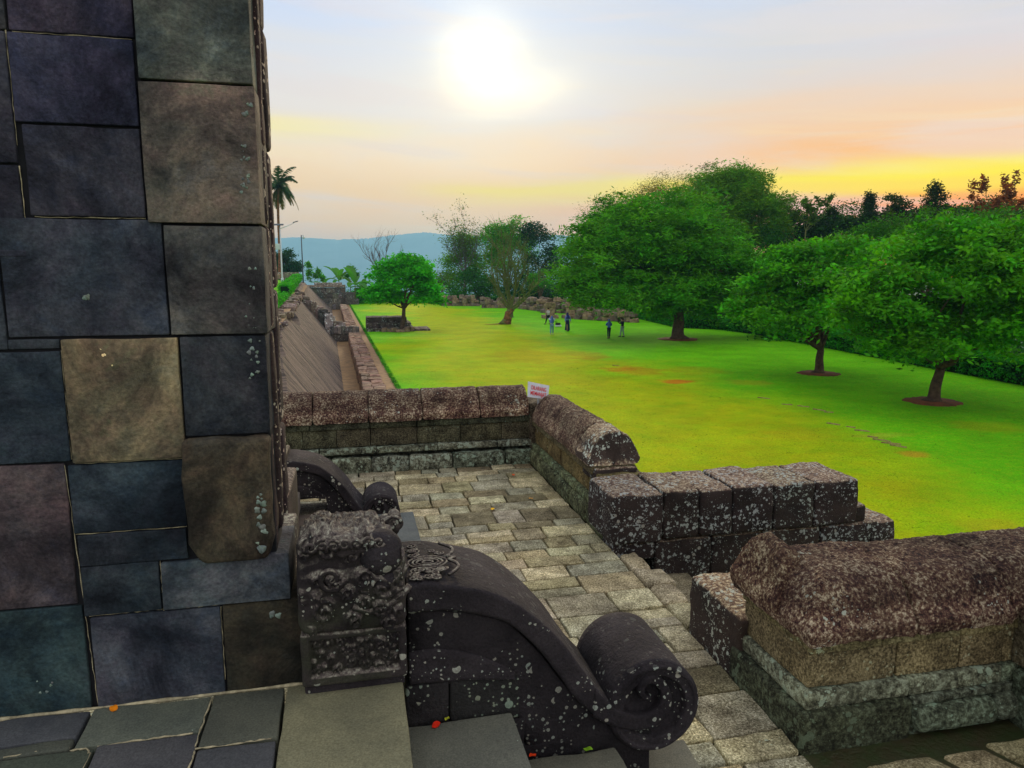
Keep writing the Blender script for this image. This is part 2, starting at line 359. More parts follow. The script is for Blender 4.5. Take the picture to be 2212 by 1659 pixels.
# ------------------------------------------------------------------ landing and stair of the gate
stair=empty('gate_staircase','dark grey stone landing with three steps leading down right beside the near volute','staircase',(.3,2.0,-2.4))
mb=MB(); g=.003
land=[(-.285,.147,2.03,2.64,(1.55,1.45,1.05)),(-.285,.147,1.2,2.025,(1.3,1.35,1.2)),
 (-.545,-.29,2.33,2.64,(.75,.78,.72)),(-.545,-.29,1.2,2.325,(.62,.65,.8)),(-.95,-.55,2.42,2.64,(1.0,1.1,1.0)),(-.87,-.55,1.2,2.415,(.62,.62,.75)),(-1.35,-.955,2.48,2.64,(.55,.6,.75)),(-1.7,-.875,1.2,2.41,(.6,.72,.62)),(-1.7,-.955,2.415,2.475,(.6,.65,.6))]
for (a,b,c,d,t) in land: block(mb,a+g,b-g,c+g,d-g,-1.74,-1.55+rnd.uniform(-.002,.002),bev=.007,step=.08,amp=.004,tint=jit(t,.06))
child(mb.build('landing',M['tread']),stair)
for (a,b,zt,t,ye) in [(.148,.585,-1.76,(1.0,1.0,.95),2.61),(.45,1.03,-1.975,(1.05,1.0,.9),2.61),(.9,1.475,-2.19,(1.0,.95,.9),2.86)]:
    mb=MB(); ys=[1.0,1.75,2.2,ye] if a<.3 else [1.0,2.0,ye] if a<.6 else [1.0,2.3,ye]
    for c,d in zip(ys[:-1],ys[1:]):
        block(mb,a+g,b-g,c+g,d-g,zt-.205,zt+rnd.uniform(-.003,.003),bev=.012,step=.08,amp=.005,tint=jit(t,.1))
    child(mb.build('step',M['tread']),stair)
mb=MB()
for pts in [[(-.552,2.62),(-.553,2.33),(-.55,2.28),(-.555,1.9)],[(-.95,2.41),(-.9,2.41),(-.88,2.38),(-.875,2.1)],[(-.55,2.328),(-.4,2.33),(-.3,2.331)],[(-.87,2.415),(-.7,2.418),(-.56,2.417)],[(-1.15,2.42),(-1.0,2.43),(-.95,2.425)]]:
    pp=[]
    for (p,q) in zip(pts[:-1],pts[1:]):
        for k in range(8): f=k/8; pp.append((p[0]+(q[0]-p[0])*f+rnd.uniform(-.003,.003),p[1]+(q[1]-p[1])*f+rnd.uniform(-.003,.003),-1.550))
    tube(mb,pp,[rnd.uniform(.0008,.0042) for _ in pp],6)
child(mb.build('joint_mortar',M['mortar']),stair)

# ------------------------------------------------------------------ volute balustrades
def smooth_curve(pts, n=6):
    out=[]
    P=[pts[0]]+list(pts)+[pts[-1]]
    for i in range(1,len(P)-2):
        p0,p1,p2,p3=[np.array(P[i+k],float) for k in (-1,0,1,2)]
        for k in range(n):
            t=k/n
            out.append(tuple(.5*((2*p1)+(-p0+p2)*t+(2*p0-5*p1+4*p2-p3)*t*t+(-p0+3*p1-3*p2+p3)*t**3)))
    out.append(tuple(pts[-1])); return out
def slab(mb, up, lo, y0, y1, bev=.012, amp=.003, tint=(1,1,1), ny=10, seed=3.):
    """solid between two curves (same count) extruded in Y with eased edges"""
    n=len(up); ring=[]   # section as a closed loop round (curve station)
    # loop parameter: go round the section: front-lower -> front-upper -> back-upper -> back-lower
    vs=[];fs=[]
    def sect(i):
        (ux,uz),(lx,lz)=up[i],lo[i]; dx,dz=ux-lx,uz-lz; L=math.hypot(dx,dz) or 1e-6; nx,nz_=dx/L,dz/L
        pts=[]
        k=6
        for j in range(k+1): f=j/k; pts.append((lx+nx*(bev+(L-2*bev)*f), y0, lz+nz_*(bev+(L-2*bev)*f)))
        pts.append((ux-nx*bev*.3,y0+bev*.3,uz-nz_*bev*.3))
        for j in range(ny+1): pts.append((ux,y0+bev+(y1-y0-2*bev)*j/ny,uz))
        pts.append((ux-nx*bev*.3,y1-bev*.3,uz-nz_*bev*.3))
        for j in range(k,-1,-1): f=j/k; pts.append((lx+nx*(bev+(L-2*bev)*f), y1, lz+nz_*(bev+(L-2*bev)*f)))
        pts.append((lx,y1-bev,lz)); pts.append((lx,y0+bev,lz))
        return pts
    m=None
    for i in range(n):
        s=sect(i); m=len(s)
        for p in s:
            e=Vector((nz(p,7,seed),nz(p,7,seed+9),nz(p,7,seed+21)))*amp+Vector((nz(p,25,seed),nz(p,25,seed+9),nz(p,25,seed+21)))*amp*.35
            vs.append(Vector(p)+e)
    for i in range(n-1):
        for j in range(m):
            a=i*m+j;b=i*m+(j+1)%m
            fs.append((a,a+m,b+m,b))
    fs.append(tuple(range(m))); fs.append(tuple(reversed(range((n-1)*m,n*m))))
    mb.add(vs,fs,tint)
def disc(mb, cx, cz, r, y0, y1, sx, sz, r1, relief=.045, amp=.002, tint=(1,1,1), seg=180, nr=90):
    """rolled end of the volute: a barrel whose front shows the spiral groove"""
    vs=[];fs=[]
    def prof(rr,th,front):
        q=rr/r+.03*math.sin(th-.6); k=min(1,max(0,(.70-q)/.05)); k2=min(1,max(0,(.88-q)/.03))
        return relief*(.75*k+.16*k2)+.012*max(0,(q-.93)/.07)
    for side,(yy,sg) in enumerate(((y0,1),(y1,-1))):
        base=len(vs)
        for i in range(nr+1):
            rr=r*.975*(i/nr)
            for k in range(seg):
                th=2*math.pi*k/seg
                p=Vector((cx+rr*math.cos(th),yy+sg*prof(rr,th,side),cz+rr*math.sin(th)))
                e=nz(p,14,2)*amp; vs.append(p+Vector((e,e*.8,e)))
        for i in range(nr):
            for k in range(seg):
                a=base+i*seg+k;b=base+i*seg+(k+1)%seg
                fs.append((a,b,b+seg,a+seg) if side==0 else (a,a+seg,b+seg,b))
    top0=nr*seg; top1=(nr+1)*seg+nr*seg
    rows=[top0]; ny=14
    for j in range(ny+1):
        y=y0+.012+(y1-y0-.024)*j/ny; base=len(vs)
        for k in range(seg):
            th=2*math.pi*k/seg
            p=Vector((cx+r*math.cos(th),y,cz+r*math.sin(th))); e=nz(p,8,4)*amp*1.6; vs.append(p+Vector((math.cos(th)*e,0,math.sin(th)*e)))
        rows.append(base)
    rows.append(top1)
    for a0,b0 in zip(rows[:-1],rows[1:]):
        for k in range(seg):
            k2=(k+1)%seg; fs.append((a0+k,b0+k,b0+k2,a0+k2)[::-1])
    mb.add(vs,fs,tint)
def make_volute(label, Yf, Yb, tr, origin, tint=(1,1,1)):
    """tr maps the near balustrade's (x,z) survey points to this one's"""
    root=empty('volute_balustrade',label,'balustrade',origin)
    up=[tr(*c6(*p)) for p in [(740,375),(860,440),(925,500),(1050,515),(1180,545),(1300,610),(1420,705),(1520,810),(1590,905),(1660,1000),(1740,1080)]]
    lo=[tr(*c6(*p)) for p in [(745,640),(860,630),(925,628),(1050,640),(1200,672),(1310,745),(1400,840),(1480,945),(1550,1040),(1615,1105),(1690,1162)]]
    ou=smooth_curve([tr(*c6(*p)) for p in [(1640,1135),(1740,1180),(1850,1200),(1950,1180),(2010,1110),(2020,1030),(1985,960),(1930,933),(1880,952),(1858,1000),(1876,1046),(1918,1062)]],7)
    iu=smooth_curve([tr(*c6(*p)) for p in [(1655,1000),(1745,1085),(1840,1128),(1905,1125),(1950,1095),(1972,1040),(1958,992),(1925,972),(1900,985),(1890,1012),(1902,1032),(1922,1036)]],7)
    mc=MB(); slab(mc,iu,ou,Yf-.006,Yf+.06,bev=.006,tint=tint,ny=4); curl_=mc.build('curl',M['volute'])
    up[0]=(lo[0][0],up[2][1]+.012); up[1]=(lo[1][0],up[2][1]+.010)
    U=smooth_curve(up); L=smooth_curve(lo)
    mb=MB(); slab(mb,U,L,Yf,Yb,tint=tint); child(mb.build('ribbon',M['volute']),root)
    # barrel
    c=tr(*c6(1940,1088)); e=tr(*c6(2153,1088)); r=abs(e[0]-c[0])
    mb=MB(); sc_=tr(*c6(1925,1012)); sb=tr(*c6(1925,1200)); disc(mb,c[0],c[1],r,Yf-.004,Yb,sc_[0],sc_[1],sc_[1]-sb[1],tint=tint); scr_=child(mb.build('scroll',M['volute']),root); curl_.parent=scr_
    # side plate under the ribbon, its lower edge rising in an arch to the left
    bt=[tr(*c6(*p)) for p in [(750,1000),(900,1005),(1060,985),(1270,945),(1290,1180),(1330,1290),(1450,1370),(1600,1370),(1760,1330),(1900,1300)]]
    tp=[tr(*c6(*p)) for p in [(750,640),(900,640),(1060,650),(1230,690),(1320,770),(1400,850),(1480,960),(1570,1060),(1700,1150),(1850,1190)]]
    bt[0]=(tp[0][0],bt[0][1]); bt[1]=(tp[1][0],bt[1][1]); bt[2]=(tp[2][0],bt[2][1])
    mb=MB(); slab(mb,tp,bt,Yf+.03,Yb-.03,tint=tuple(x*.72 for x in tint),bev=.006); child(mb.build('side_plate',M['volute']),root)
    # thin raised arch on the plate
    mb=MB(); ar=smooth_curve([c6(*p) for p in [(752,850),(850,832),(980,838),(1100,868),(1200,905),(1265,945)]],5)
    ar=[tr(*p) for p in ar]; tube(mb,[(x,Yf+.028,z) for x,z in ar],[.009]*len(ar),6,tint=tint); 
    a0=ar[0]; a1=ar[-1]
    slab(mb,ar,[(x,bt[0][1]+.004+(a1[1]-a0[1])*.25*((x-a0[0])/(a1[0]-a0[0]))**2) for x,z in ar],Yf+.017,Yf+.05,bev=.004,tint=tint)
    child(mb.build('arched_panel',M['volute']),root)
    return root,U
near,U=make_volute('large near volute balustrade with white lichen dots and rolled scroll, beside the gate steps',2.6,3.08,lambda x,z:(x,z),(.8,2.84,-2.3))
# plinth blocks under the balustrade
mb=MB()
for (x0,x1,z0,z1,t) in [(.16,.33,-1.80,-1.60,(.75,.8,.75)),(.333,.62,-1.80,-1.60,(.7,.8,.7)),(.62,1.2,-2.4,-1.93,(.5,.5,.5)),(.17,.64,-2.4,-1.81,(.6,.6,.6))]:
    block(mb,x0,x1,2.625,3.04,z0,z1,bev=.012,step=.07,amp=.005,tint=t)
child(mb.build('base_course',M['volute']),near)
# low relief on the head of the ribbon
def spiral_pts(cx,cy,r,turns=1.6,start=0,sgn=1,n=26,r0=.12):
    return [(cx+r*(1-(1-r0)*k/n)*math.cos(start+sgn*2*math.pi*turns*k/n),cy+r*(1-(1-r0)*k/n)*math.sin(start+sgn*2*math.pi*turns*k/n)) for k in range(n+1)]
mb=MB(); zt=U[2][1]+.006
for (cx,cy,rx,ry) in [(.27,2.80,.045,.03),(.27,2.80,.062,.043),(.27,2.80,.08,.06),(.27,2.80,.022,.014)]:
    pts=[(cx+rx*math.cos(a*.35),cy+ry*math.sin(a*.35),zt) for a in range(19)]; tube(mb,pts,[.005]*len(pts),5)
for i in range(26):
    cx,cy=rnd.uniform(.19,.33),rnd.choice([rnd.uniform(2.64,2.73),rnd.uniform(2.87,3.0)])
    sp=spiral_pts(cx,cy,rnd.uniform(.014,.026),1.4,rnd.uniform(0,6),rnd.choice((1,-1)),12)
    tube(mb,[(x,y,zt) for x,y in sp],[.0045]*len(sp),5)
for sg in (1,-1):
    pts=[(.34+.05*math.sin(t*math.pi/10)+.0*t,2.83+sg*(.17-.017*t),zt+.0) for t in range(11)]
    tube(mb,[(x+ (.05 if k==10 else 0),y,z) for k,(x,y,z) in enumerate(pts)],[.007]*11,6)
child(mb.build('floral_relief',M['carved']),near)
# far balustrade
def trf(x,z): # match the far one's own survey
    k=.85; return (.385+(x-1.395)*k, -2.415+(z+1.99)*.86)
far,_=make_volute('smaller far volute balustrade with a rolled scroll, below the low back parapet',6.72,7.2,trf,(-.1,6.95,-2.4),tint=(1.25,1.2,1.15))
mb=MB(); block(mb,-.62,-.02,6.76,7.16,-2.42,-2.26,bev=.02,step=.1,amp=.006,tint=(.9,.85,.7))
block(mb,-1.2,-.63,6.74,7.18,-2.42,-1.66,bev=.02,step=.1,amp=.006,tint=(.9,.85,.7))
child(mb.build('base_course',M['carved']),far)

# ------------------------------------------------------------------ carved guardian head at the balustrade's top
def carve(u,v,curls):
    h=.10*noise.noise(Vector((u*34,v*34,1.3)))+.06*noise.noise(Vector((u*75,v*75,4)))
    for (cx,cy,r,sg,ph) in curls:
        d=math.hypot(u-cx,v-cy)
        if d<r:
            th=math.atan2(v-cy,u-cx); f=d/r
            s=math.sin(2*math.pi*(1.9*f)+sg*th+ph)
            e=(1-f*f)
            h=max(h,-.2)*.15+ (.55*(abs(s)**.6)*(1 if s>0 else -.55)+.42)*min(1,e*2.2)
    return h
cr_rng=random.Random(21)
def curls(x0,x1,z0,z1,n,rmin,rmax):
    out=[]
    for _ in range(n*14):
        r=cr_rng.uniform(rmin,rmax); c=(cr_rng.uniform(x0,x1),cr_rng.uniform(z0,z1))
        if all(math.hypot(c[0]-o[0],c[1]-o[1])>(r+o[2])*.72 for o in out): out.append((*c,r,cr_rng.choice((1,-1)),cr_rng.uniform(0,6)))
        if len(out)>=n: break
    return out
mk=empty('makara_carving','weathered carved stone guardian head on a scrollwork panel, between gate wall and near volute','stone carving',(-.03,2.75,-1.55))
CF=curls(-.22,.17,-1.30,-.90,26,.022,.055); CTp=curls(-.22,.16,2.5,3.0,30,.02,.05)
def dsp(p,n):
    a=.036
    if n.y<-.6: return p+Vector((0,-a*carve(p.x,p.z,CF),0))
    if n.z>.6: return p+Vector((0,0,a*.9*carve(p.x,p.y,CTp)))
    if n.x>.6: return p+Vector((a*carve(p.y,p.z,CTp)*.6,0,0))
    return p
def wmk(p):
    x,y,z=p
    z-=.20*max(0,y-2.55)*max(0,min(1,(z+1.2)/.2))
    k=max(0,(z+1.18)/.30)      # upper part leans back and narrows to the right
    if z>-1.18:
        x = x-.06*k*k*max(0,(x+.1)/.3); y=y+.10*k**2*.9
        z = z-.05*max(0,(x+.02)/.2)*k
    z += .012*math.sin(x*34)*max(0,k)
    return (x,y,z)
mb=MB(); block(mb,-.225,.165,2.53,3.02,-1.305,-.935,bev=.035,step=.0085,amp=.003,fr=16,disp=dsp,warp=wmk)
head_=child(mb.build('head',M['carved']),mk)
mb=MB()  # brow lobes and snout
def blob(mb,c,r,seg=28,tint=(1,1,1),amp=.05,fr=14,seed=1,rings=18):
    vs=[];fs=[]
    for i in range(rings+1):
        ph=math.pi*i/rings
        for k in range(seg):
            th=2*math.pi*k/seg; d=Vector((math.sin(ph)*math.cos(th),math.sin(ph)*math.sin(th),math.cos(ph)))
            s=1+amp*nz((c[0]+d.x*r[0],c[1]+d.y*r[1],c[2]+d.z*r[2]),fr,seed)
            vs.append((c[0]+d.x*r[0]*s,c[1]+d.y*r[1]*s,c[2]+d.z*r[2]*s))
    for i in range(rings):
        for k in range(seg):
            a=i*seg+k;b=i*seg+(k+1)%seg; fs.append((a,a+seg,b+seg,b))
    mb.add(vs,fs,tint)
blob(mb,(.075,2.60,-1.03),(.088,.10,.085),amp=.06)
blob(mb,(.09,2.62,-1.12),(.085,.11,.05),amp=.08)
mb.build('snout',M['volute'],head_)
mb=MB()
blob(mb,(-.03,2.60,-.985),(.14,.07,.04),amp=.35,fr=30)
blob(mb,(-.12,2.64,-.975),(.09,.07,.03),amp=.4,fr=34)
blob(mb,(-.03,2.80,-.995),(.14,.08,.02),amp=.4,fr=34)
for i in range(9):
    x=-.19+.035*i; sp=[(x+.012*math.sin(t*.5),2.535+.016*t,-.985+.011*t-.0014*t*t) for t in range(9)]
    tube(mb,sp,[.011-.0006*t for t in range(9)],7)
for i in range(7):
    sp=spiral_pts(-.17+.04*i,-.965+.006*(i%2),.022,1.3,i,1 if i%2 else -1,14); tube(mb,[(x,2.528,z) for x,z in sp],[.007]*len(sp),6)
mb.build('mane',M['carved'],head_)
mb=MB()
sp=spiral_pts(-.105,-1.085,.05,1.6,0,-1,26); tube(mb,[(x,2.522,z) for x,z in sp],[.011]*len(sp),7); blob(mb,(-.105,2.525,-1.085),(.018,.014,.018))
mb.build('eye',M['carved'],head_)
mb=MB(); blob(mb,(.125,2.80,-.995),(.045,.05,.045),amp=.3,fr=30); blob(mb,(.14,2.80,-.965),(.028,.035,.03),amp=.2)
sp=spiral_pts(.13,-.975,.035,1.2,0,1,14); tube(mb,[(x,2.745,z) for x,z in sp],[.008]*len(sp),6)
mb.build('curled_tongue',M['carved'],head_)
mb=MB(); lw=[(.0,2.535,-1.15),(.05,2.53,-1.155),(.10,2.532,-1.135),(.15,2.54,-1.10),(.172,2.56,-1.07)]
tube(mb,lw,[.010]*5,7); lw=[(-.03,2.53,-1.205),(.03,2.52,-1.225),(.09,2.525,-1.215),(.15,2.53,-1.175),(.178,2.55,-1.15)]; tube(mb,lw,[.013]*5,7)
lw=[(.155,2.55,-1.0),(.158,2.53,-1.05),(.14,2.522,-1.10),(.10,2.518,-1.13),(.05,2.52,-1.145)]; tube(mb,lw,[.006]*5,7)
mb.build('jaw',M['carved'],head_)
# scroll panel below
CP=curls(-.185,.125,-1.465,-1.345,34,.016,.032)
def dp(p,n):
    if n.y<-.6:
        if -.19<p.x<.135 and -1.475<p.z<-1.335: return p+Vector((0,.028-.027*max(0,carve(p.x,p.z,CP)),0))
    return p
mb=MB(); block(mb,-.222,.163,2.55,3.02,-1.515,-1.305,bev=.012,step=.0062,amp=.002,fr=14,disp=dp)
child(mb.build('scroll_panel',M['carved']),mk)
mb=MB(); block(mb,-.215,.155,2.57,3.0,-1.56,-1.51,bev=.012,step=.05,amp=.003); child(mb.build('panel_foot',M['volute']),mk)

# ------------------------------------------------------------------ terrace
mb=MB(); block(mb,-14,2.42,.2,9.45,-6.4,-2.47,bev=.05,step=1.2,amp=.0); block(mb,2.42,5.4,.2,4.2,-6.4,-2.47,bev=.05,step=1.2,amp=0)
tag(mb.build('terrace_core',M['joint']),kind='structure')
mb=MB(); prng=random.Random(5)
def pav(x0,x1,y0,y1,z=TER,drop=None):
    y=y0
    while y<y1-.05:
        h=prng.choice([.19,.24,.28,.33,.38]); h=min(h,y1-y); 
        if y1-y-h<.12: h=y1-y
        x=x0+prng.uniform(-.1,.0)
        while x<x1:
            w=prng.uniform(.24,.50); xe=min(x+w,x1)
            if x1-xe<.14: xe=x1
            cells=[(x,xe,y,y+h)]
            if prng.random()<.18 and h>.27: cells=[(x,xe,y,y+h*.45),(x,xe,y+h*.45,y+h)]
            elif prng.random()<.12 and xe-x>.4: m=(x+xe)/2; cells=[(x,m,y,y+h),(m,xe,y,y+h)]
            for (a,b,c,d) in cells:
                gg=.005+prng.uniform(0,.006); t=prng.choice([(1,1,1),(.9,.92,.88),(1.1,1.02,.92),(.62,.58,.5),(1.0,.94,.78),(1.32,1.28,1.15),(.85,.88,.9)])
                sk=prng.uniform(-.012,.012); dz=prng.uniform(-.006,.006); tx=prng.uniform(-.012,.012)
                cx,cy=(a+b)/2,(c+d)/2
                block(mb,a+gg,b-gg,c+gg,d-gg,z-.09,z,bev=.010,step=.075,amp=.004,fr=5,tint=jit(t,.1),
                      warp=lambda p,sk=sk,dz=dz,tx=tx,cx=cx,cy=cy:(p[0]+sk*(p[1]-cy)*4,p[1]+sk*(p[0]-cx)*2,p[2]+dz+tx*(p[0]-cx)))
            x=xe
        y+=h
pav(-2.2,2.17,3.1,8.72); pav(.5,2.16,1.3,3.1)
# worn edge stones where the side stair leaves the terrace, and the strip in front of the near parapet
for (a,b,c,d) in [(2.19,2.47,4.27,4.62),(2.19,2.40,4.62,4.93),(2.19,2.44,4.93,5.25),(2.19,2.36,5.25,5.6)]:
    block(mb,a+.005,b,c+.005,d-.005,-2.51,TER,bev=.035,step=.06,amp=.012,tint=jit((1.05,1.0,.92),.08))
x=2.2
for w in (.36,.42,.3,.45,.4,.5,.4):
    block(mb,x+.02,x+w-.03,1.5,2.74+rnd.uniform(-.05,.05),-2.5,TER-.01,bev=.02,step=.08,amp=.01,tint=jit((.95,.9,.75),.1),warp=lambda p:(p[0]+(2.3-p[1])*.35,p[1],p[2]))
    x+=w
tag(mb.build('terrace_paving',M['paver']),kind='structure')
mb=MB(); mb.add([(2.16,1.2,-2.425),(5.3,1.2,-2.425),(5.3,3.0,-2.425),(2.16,3.0,-2.425)],[(0,1,2,3)])
tag(mb.build('wet_soil_strip',simple('wet_soil',(.045,.035,.015),.5,7,bump=.6,rough=.45,spec=.4,col2=(.03,.045,.012))),kind='structure')
# side stair going down to the lawn
sd=empty('side_staircase','worn stone steps dropping away between the two dark cheek walls','staircase',(3.5,4.9,LAWN))
for i in range(14):
    mb=MB(); x=2.36+i*.31
    block(mb,x,x+.5,4.22,5.02,TER-.24*(i+1)-.22,TER-.235*(i+1),bev=.03,step=.12,amp=.01,tint=jit((.8,.78,.7),.1)); block(mb,x,x+.5,5.03,5.62,TER-.24*(i+1)-.22,TER-.235*(i+1)-.004,bev=.03,step=.12,amp=.01,tint=jit((.7,.68,.62),.1))
    child(mb.build('step',M['paver']),sd)
# lowest steps of the next doorway, showing past the makara
st2=empty('doorway_steps','low bluish stone steps of the next doorway, between the two volutes','staircase',(0,5.6,TER))
for (x1,z,t) in [(.52,-2.27,(.8,.9,1.0)),(.10,-2.225,(.9,.7,.7)),(-.52,-2.0,(1.1,.95,.95)),(-.66,-1.80,(1.2,1.0,1.05))]:
    mb=MB()
    for (c,d) in [(4.6,5.3),(5.3,5.95),(5.95,6.7)]: block(mb,-1.3,x1,c+.004,d-.004,z-.16,z,bev=.012,step=.12,amp=.004,tint=jit(t,.1))
    child(mb.build('step',M['tread']),st2)

# ------------------------------------------------------------------ parapets
PR=[(0,.085),(.012,.10),(.035,.125),(.05,.150),(.075,.19),(.115,.245),(.17,.295),(.24,.33),(.31,.345),(9,.348)]
def prof(d):
    for (a,ha),(b,hb) in zip(PR[:-1],PR[1:]):
        if d<=b: return ha+(hb-ha)*(d-a)/(b-a)
    return .348
def coping(mb,x0,x1,y0,y1,zb,open_,step=.022,amp=.010,tint=(1,1,1),k=1.0,gap=.006,seed=None,ws=1.0):
    if seed is None: seed=rnd.random()*50
    def ax(a,b):
        n=max(4,int((b-a)/step)); return [a,a+.004,a+.012]+[a+.03+(b-a-.06)*i/n for i in range(n+1)]+[b-.012,b-.004,b]
    if 'x0' not in open_: x0+=gap
    if 'x1' not in open_: x1-=gap
    X=ax(x0,x1);Y=ax(y0,y1); nx,ny=len(X),len(Y); vs=[];fs=[]
    def h(x,y):
        ds=[{'x0':x-x0,'x1':x1-x,'y0':y-y0,'y1':y1-y}[o] for o in open_]
        z=prof(min(ds)*ws)*k
        for o,e in (('x0',x-x0),('x1',x1-x),('y0',y-y0),('y1',y1-y)):
            if o not in open_ and e<.012: z-=.022*(1-e/.012)
        return z
    def dn(p,a=1):
        e=Vector((nz(p,6,seed),nz(p,6,seed+11),nz(p,6,seed+23)))*amp+Vector((nz(p,24,seed),nz(p,24,seed+11),nz(p,24,seed+23)))*amp*.8+Vector((0,0,nz(p,60,seed)))*amp*.6
        return Vector(p)+e*a
    for x in X:
        for y in Y: vs.append(dn((x,y,zb+h(x,y))))
    for i in range(nx-1):
        for j in range(ny-1):
            a=i*ny+j; fs.append((a,a+ny,a+ny+1,a+1))
    per=[i*ny for i in range(nx)]+[(nx-1)*ny+j for j in range(1,ny)]+[i*ny+ny-1 for i in range(nx-2,-1,-1)]+[j for j in range(ny-2,0,-1)]
    low=[]; base=len(vs)
    for r in (.5,0.):
        for q in per:
            x,y=X[q//ny],Y[q%ny]; z=zb+(h(x,y))*r; sh=.0 if r else .012
            cx,cy=(x0+x1)/2,(y0+y1)/2
            vs.append(dn((x+(sh if x<cx else -sh),y+(sh if y<cy else -sh),z),.8))
    m=len(per)
    for k2 in range(m):
        a,b=per[k2],per[(k2+1)%m]; c,d=base+k2,base+(k2+1)%m
        fs.append((a,c,d,b)); fs.append((c,c+m,d+m,d))
    fs.append(tuple(base+m+k2 for k2 in range(m)))
    mb.add(vs,fs,[tuple(c*(1.0 if v[2]>zb+.15 else 1.45) for c in tint) for v in vs])
def body_course(mb,x0,x1,y0,y1,z0,z1,front,splits,tint=(1,1,1),inset=0,amp=.007,bev=.012):
    """row of blocks, split along the long side at the given places"""
    for a,b in zip(splits[:-1],splits[1:]):
        if front=='y': block(mb,a+.0025,b-.0025,y0+inset,y1-inset,z0,z1,bev=bev,step=.06,amp=amp,tint=jit(tint,.14))
        else: block(mb,x0+inset,x1-inset,a+.0025,b-.0025,z0,z1,bev=bev,step=.06,amp=amp,tint=jit(tint,.14))
def splits(a,b,w,seed=0):
    r=random.Random(seed); out=[a]; x=a
    while b-x>w*1.4: x+=w*r.uniform(.8,1.25); out.append(x)
    return out+[b]
# back parapet (runs across), top z -1.77, base -2.40
bp=empty('back_parapet','low back parapet across the far edge of the terrace, with rounded crusted coping','parapet',(.5,9.0,TER))
BY=8.69
for i,(a,b) in enumerate([(-1.8,-1.15),(-1.15,-.49),(-.49,.16),(.16,.81),(.81,1.53),(1.53,2.16)]):
    mb=MB(); coping(mb,a,b,BY-.05,BY+.62,-1.78,('y0','y1') if i<5 else ('y0','y1'),tint=jit((1,1,1),.08),step=.03); child(mb.build('coping_stone',M['coping']),bp)
mb=MB(); X0,X1=-1.8,2.2
body_course(mb,X0,X1,BY-.0,BY+.55,-1.865,-1.785,'y',splits(X0,X1,.62,1),(.35,.40,.36))
body_course(mb,X0,X1,BY+.03,BY+.52,-2.09,-1.868,'y',splits(X0,X1,.48,2),(.48,.50,.42))
child(mb.build('wall_body',M['body']),bp)
mb=MB()
body_course(mb,X0,X1,BY-.03,BY+.55,-2.17,-2.093,'y',splits(X0,X1,.7,3),(1,1,.95))
body_course(mb,X0,X1,BY+.03,BY+.5,-2.215,-2.17,'y',splits(X0,X1,.9,3),(.2,.2,.2))
body_course(mb,X0,X1,BY-.06,BY+.6,-2.42,-2.215,'y',splits(X0,X1,.55,4),(1,1,.95),bev=.035)
child(mb.build('plinth',M['plinth']),bp)
# right wing (runs away from the viewer)
wg=empty('wing_parapet','short side parapet running from the sign corner, its near coping end white with lichen','parapet',(2.5,7.1,TER))
WX=2.2
for i,(a,b,op) in enumerate([(7.7,8.56,('x0','x1')),(6.78,7.7,('x0','x1')),(6.38,6.78,('x0','x1'))]):
    mb=MB(); coping(mb,WX-.03,WX+.50,a,b,-1.84,op,tint=jit((1,1,1),.06) if i<2 else (1.3,1.3,1.2),step=.022,k=.96,amp=.012,ws=1.5); child(mb.build('coping_stone',M['coping'] if i<2 else M['cheek']),wg)
mb=MB(); body_course(mb,WX+.0,WX+.46,0,0,-1.92,-1.845,'x',splits(6.36,8.7,.6,5),(.7,.66,.5))
body_course(mb,WX+.04,WX+.5,0,0,-2.14,-1.903,'x',[6.2,6.55,6.98,7.5,7.56,8.1,8.7],(.85,.72,.42))
pass
child(mb.build('wall_body',M['body']),wg)
mb=MB(); block(mb,WX+.02,WX+.47,6.33,6.7,-1.99,-1.85,bev=.03,step=.05,amp=.012,tint=(1.1,1.1,1.1)); child(mb.build('end_block',M['cheek']),wg)
mb=MB(); body_course(mb,WX-.01,WX+.55,0,0,-2.22,-2.143,'x',splits(5.9,8.7,.5,7),(.8,.82,.6))
body_course(mb,WX-.045,WX+.6,0,0,-2.42,-2.22,'x',[5.9,6.4,6.95,7.5,8.15,8.7],(.62,.62,.45),bev=.045,amp=.012)
child(mb.build('plinth',M['plinth']),wg)
# far cheek wall
ck=empty('far_cheek_wall','black stone cheek wall of upright blocks speckled with white lichen, stepping down toward the lawn','stair cheek',(3.5,5.9,-3.6))
xs=[2.12,2.60,2.95,3.27,3.68,4.10,4.56]
for a,b in zip(xs[:-1],xs[1:]):
    mb=MB(); block(mb,a+.002,b-.002,5.58+rnd.uniform(-.003,.003),6.22,-2.34 if a<2.3 else -2.32,-1.885+rnd.uniform(-.006,.006),bev=.035,step=.04,amp=.013,fr=5,tint=jit((1,1,1),.08)); child(mb.build('block',M['cheek']),ck)
mb=MB()
for a,b in zip([2.16,2.55,3.1,3.6,4.2,4.75],[2.55,3.1,3.6,4.2,4.75,5.02]): block(mb,a+.004,b-.004,5.62,6.24,-2.72 if a>2.4 else -2.5,-2.335,bev=.02,step=.07,amp=.01,tint=jit((1,1,1),.1))
for (a,b,z0,z1) in [(4.56,4.70,-2.33,-2.16),(4.6,4.83,-2.5,-2.33),(2.5,5.1,-3.2,-2.73),(2.5,6.4,-5.7,-3.21)]: block(mb,a,b,5.63,6.2,z0,z1,bev=.03,step=.15,amp=.012)
child(mb.build('lower_course',M['cheek']),ck)
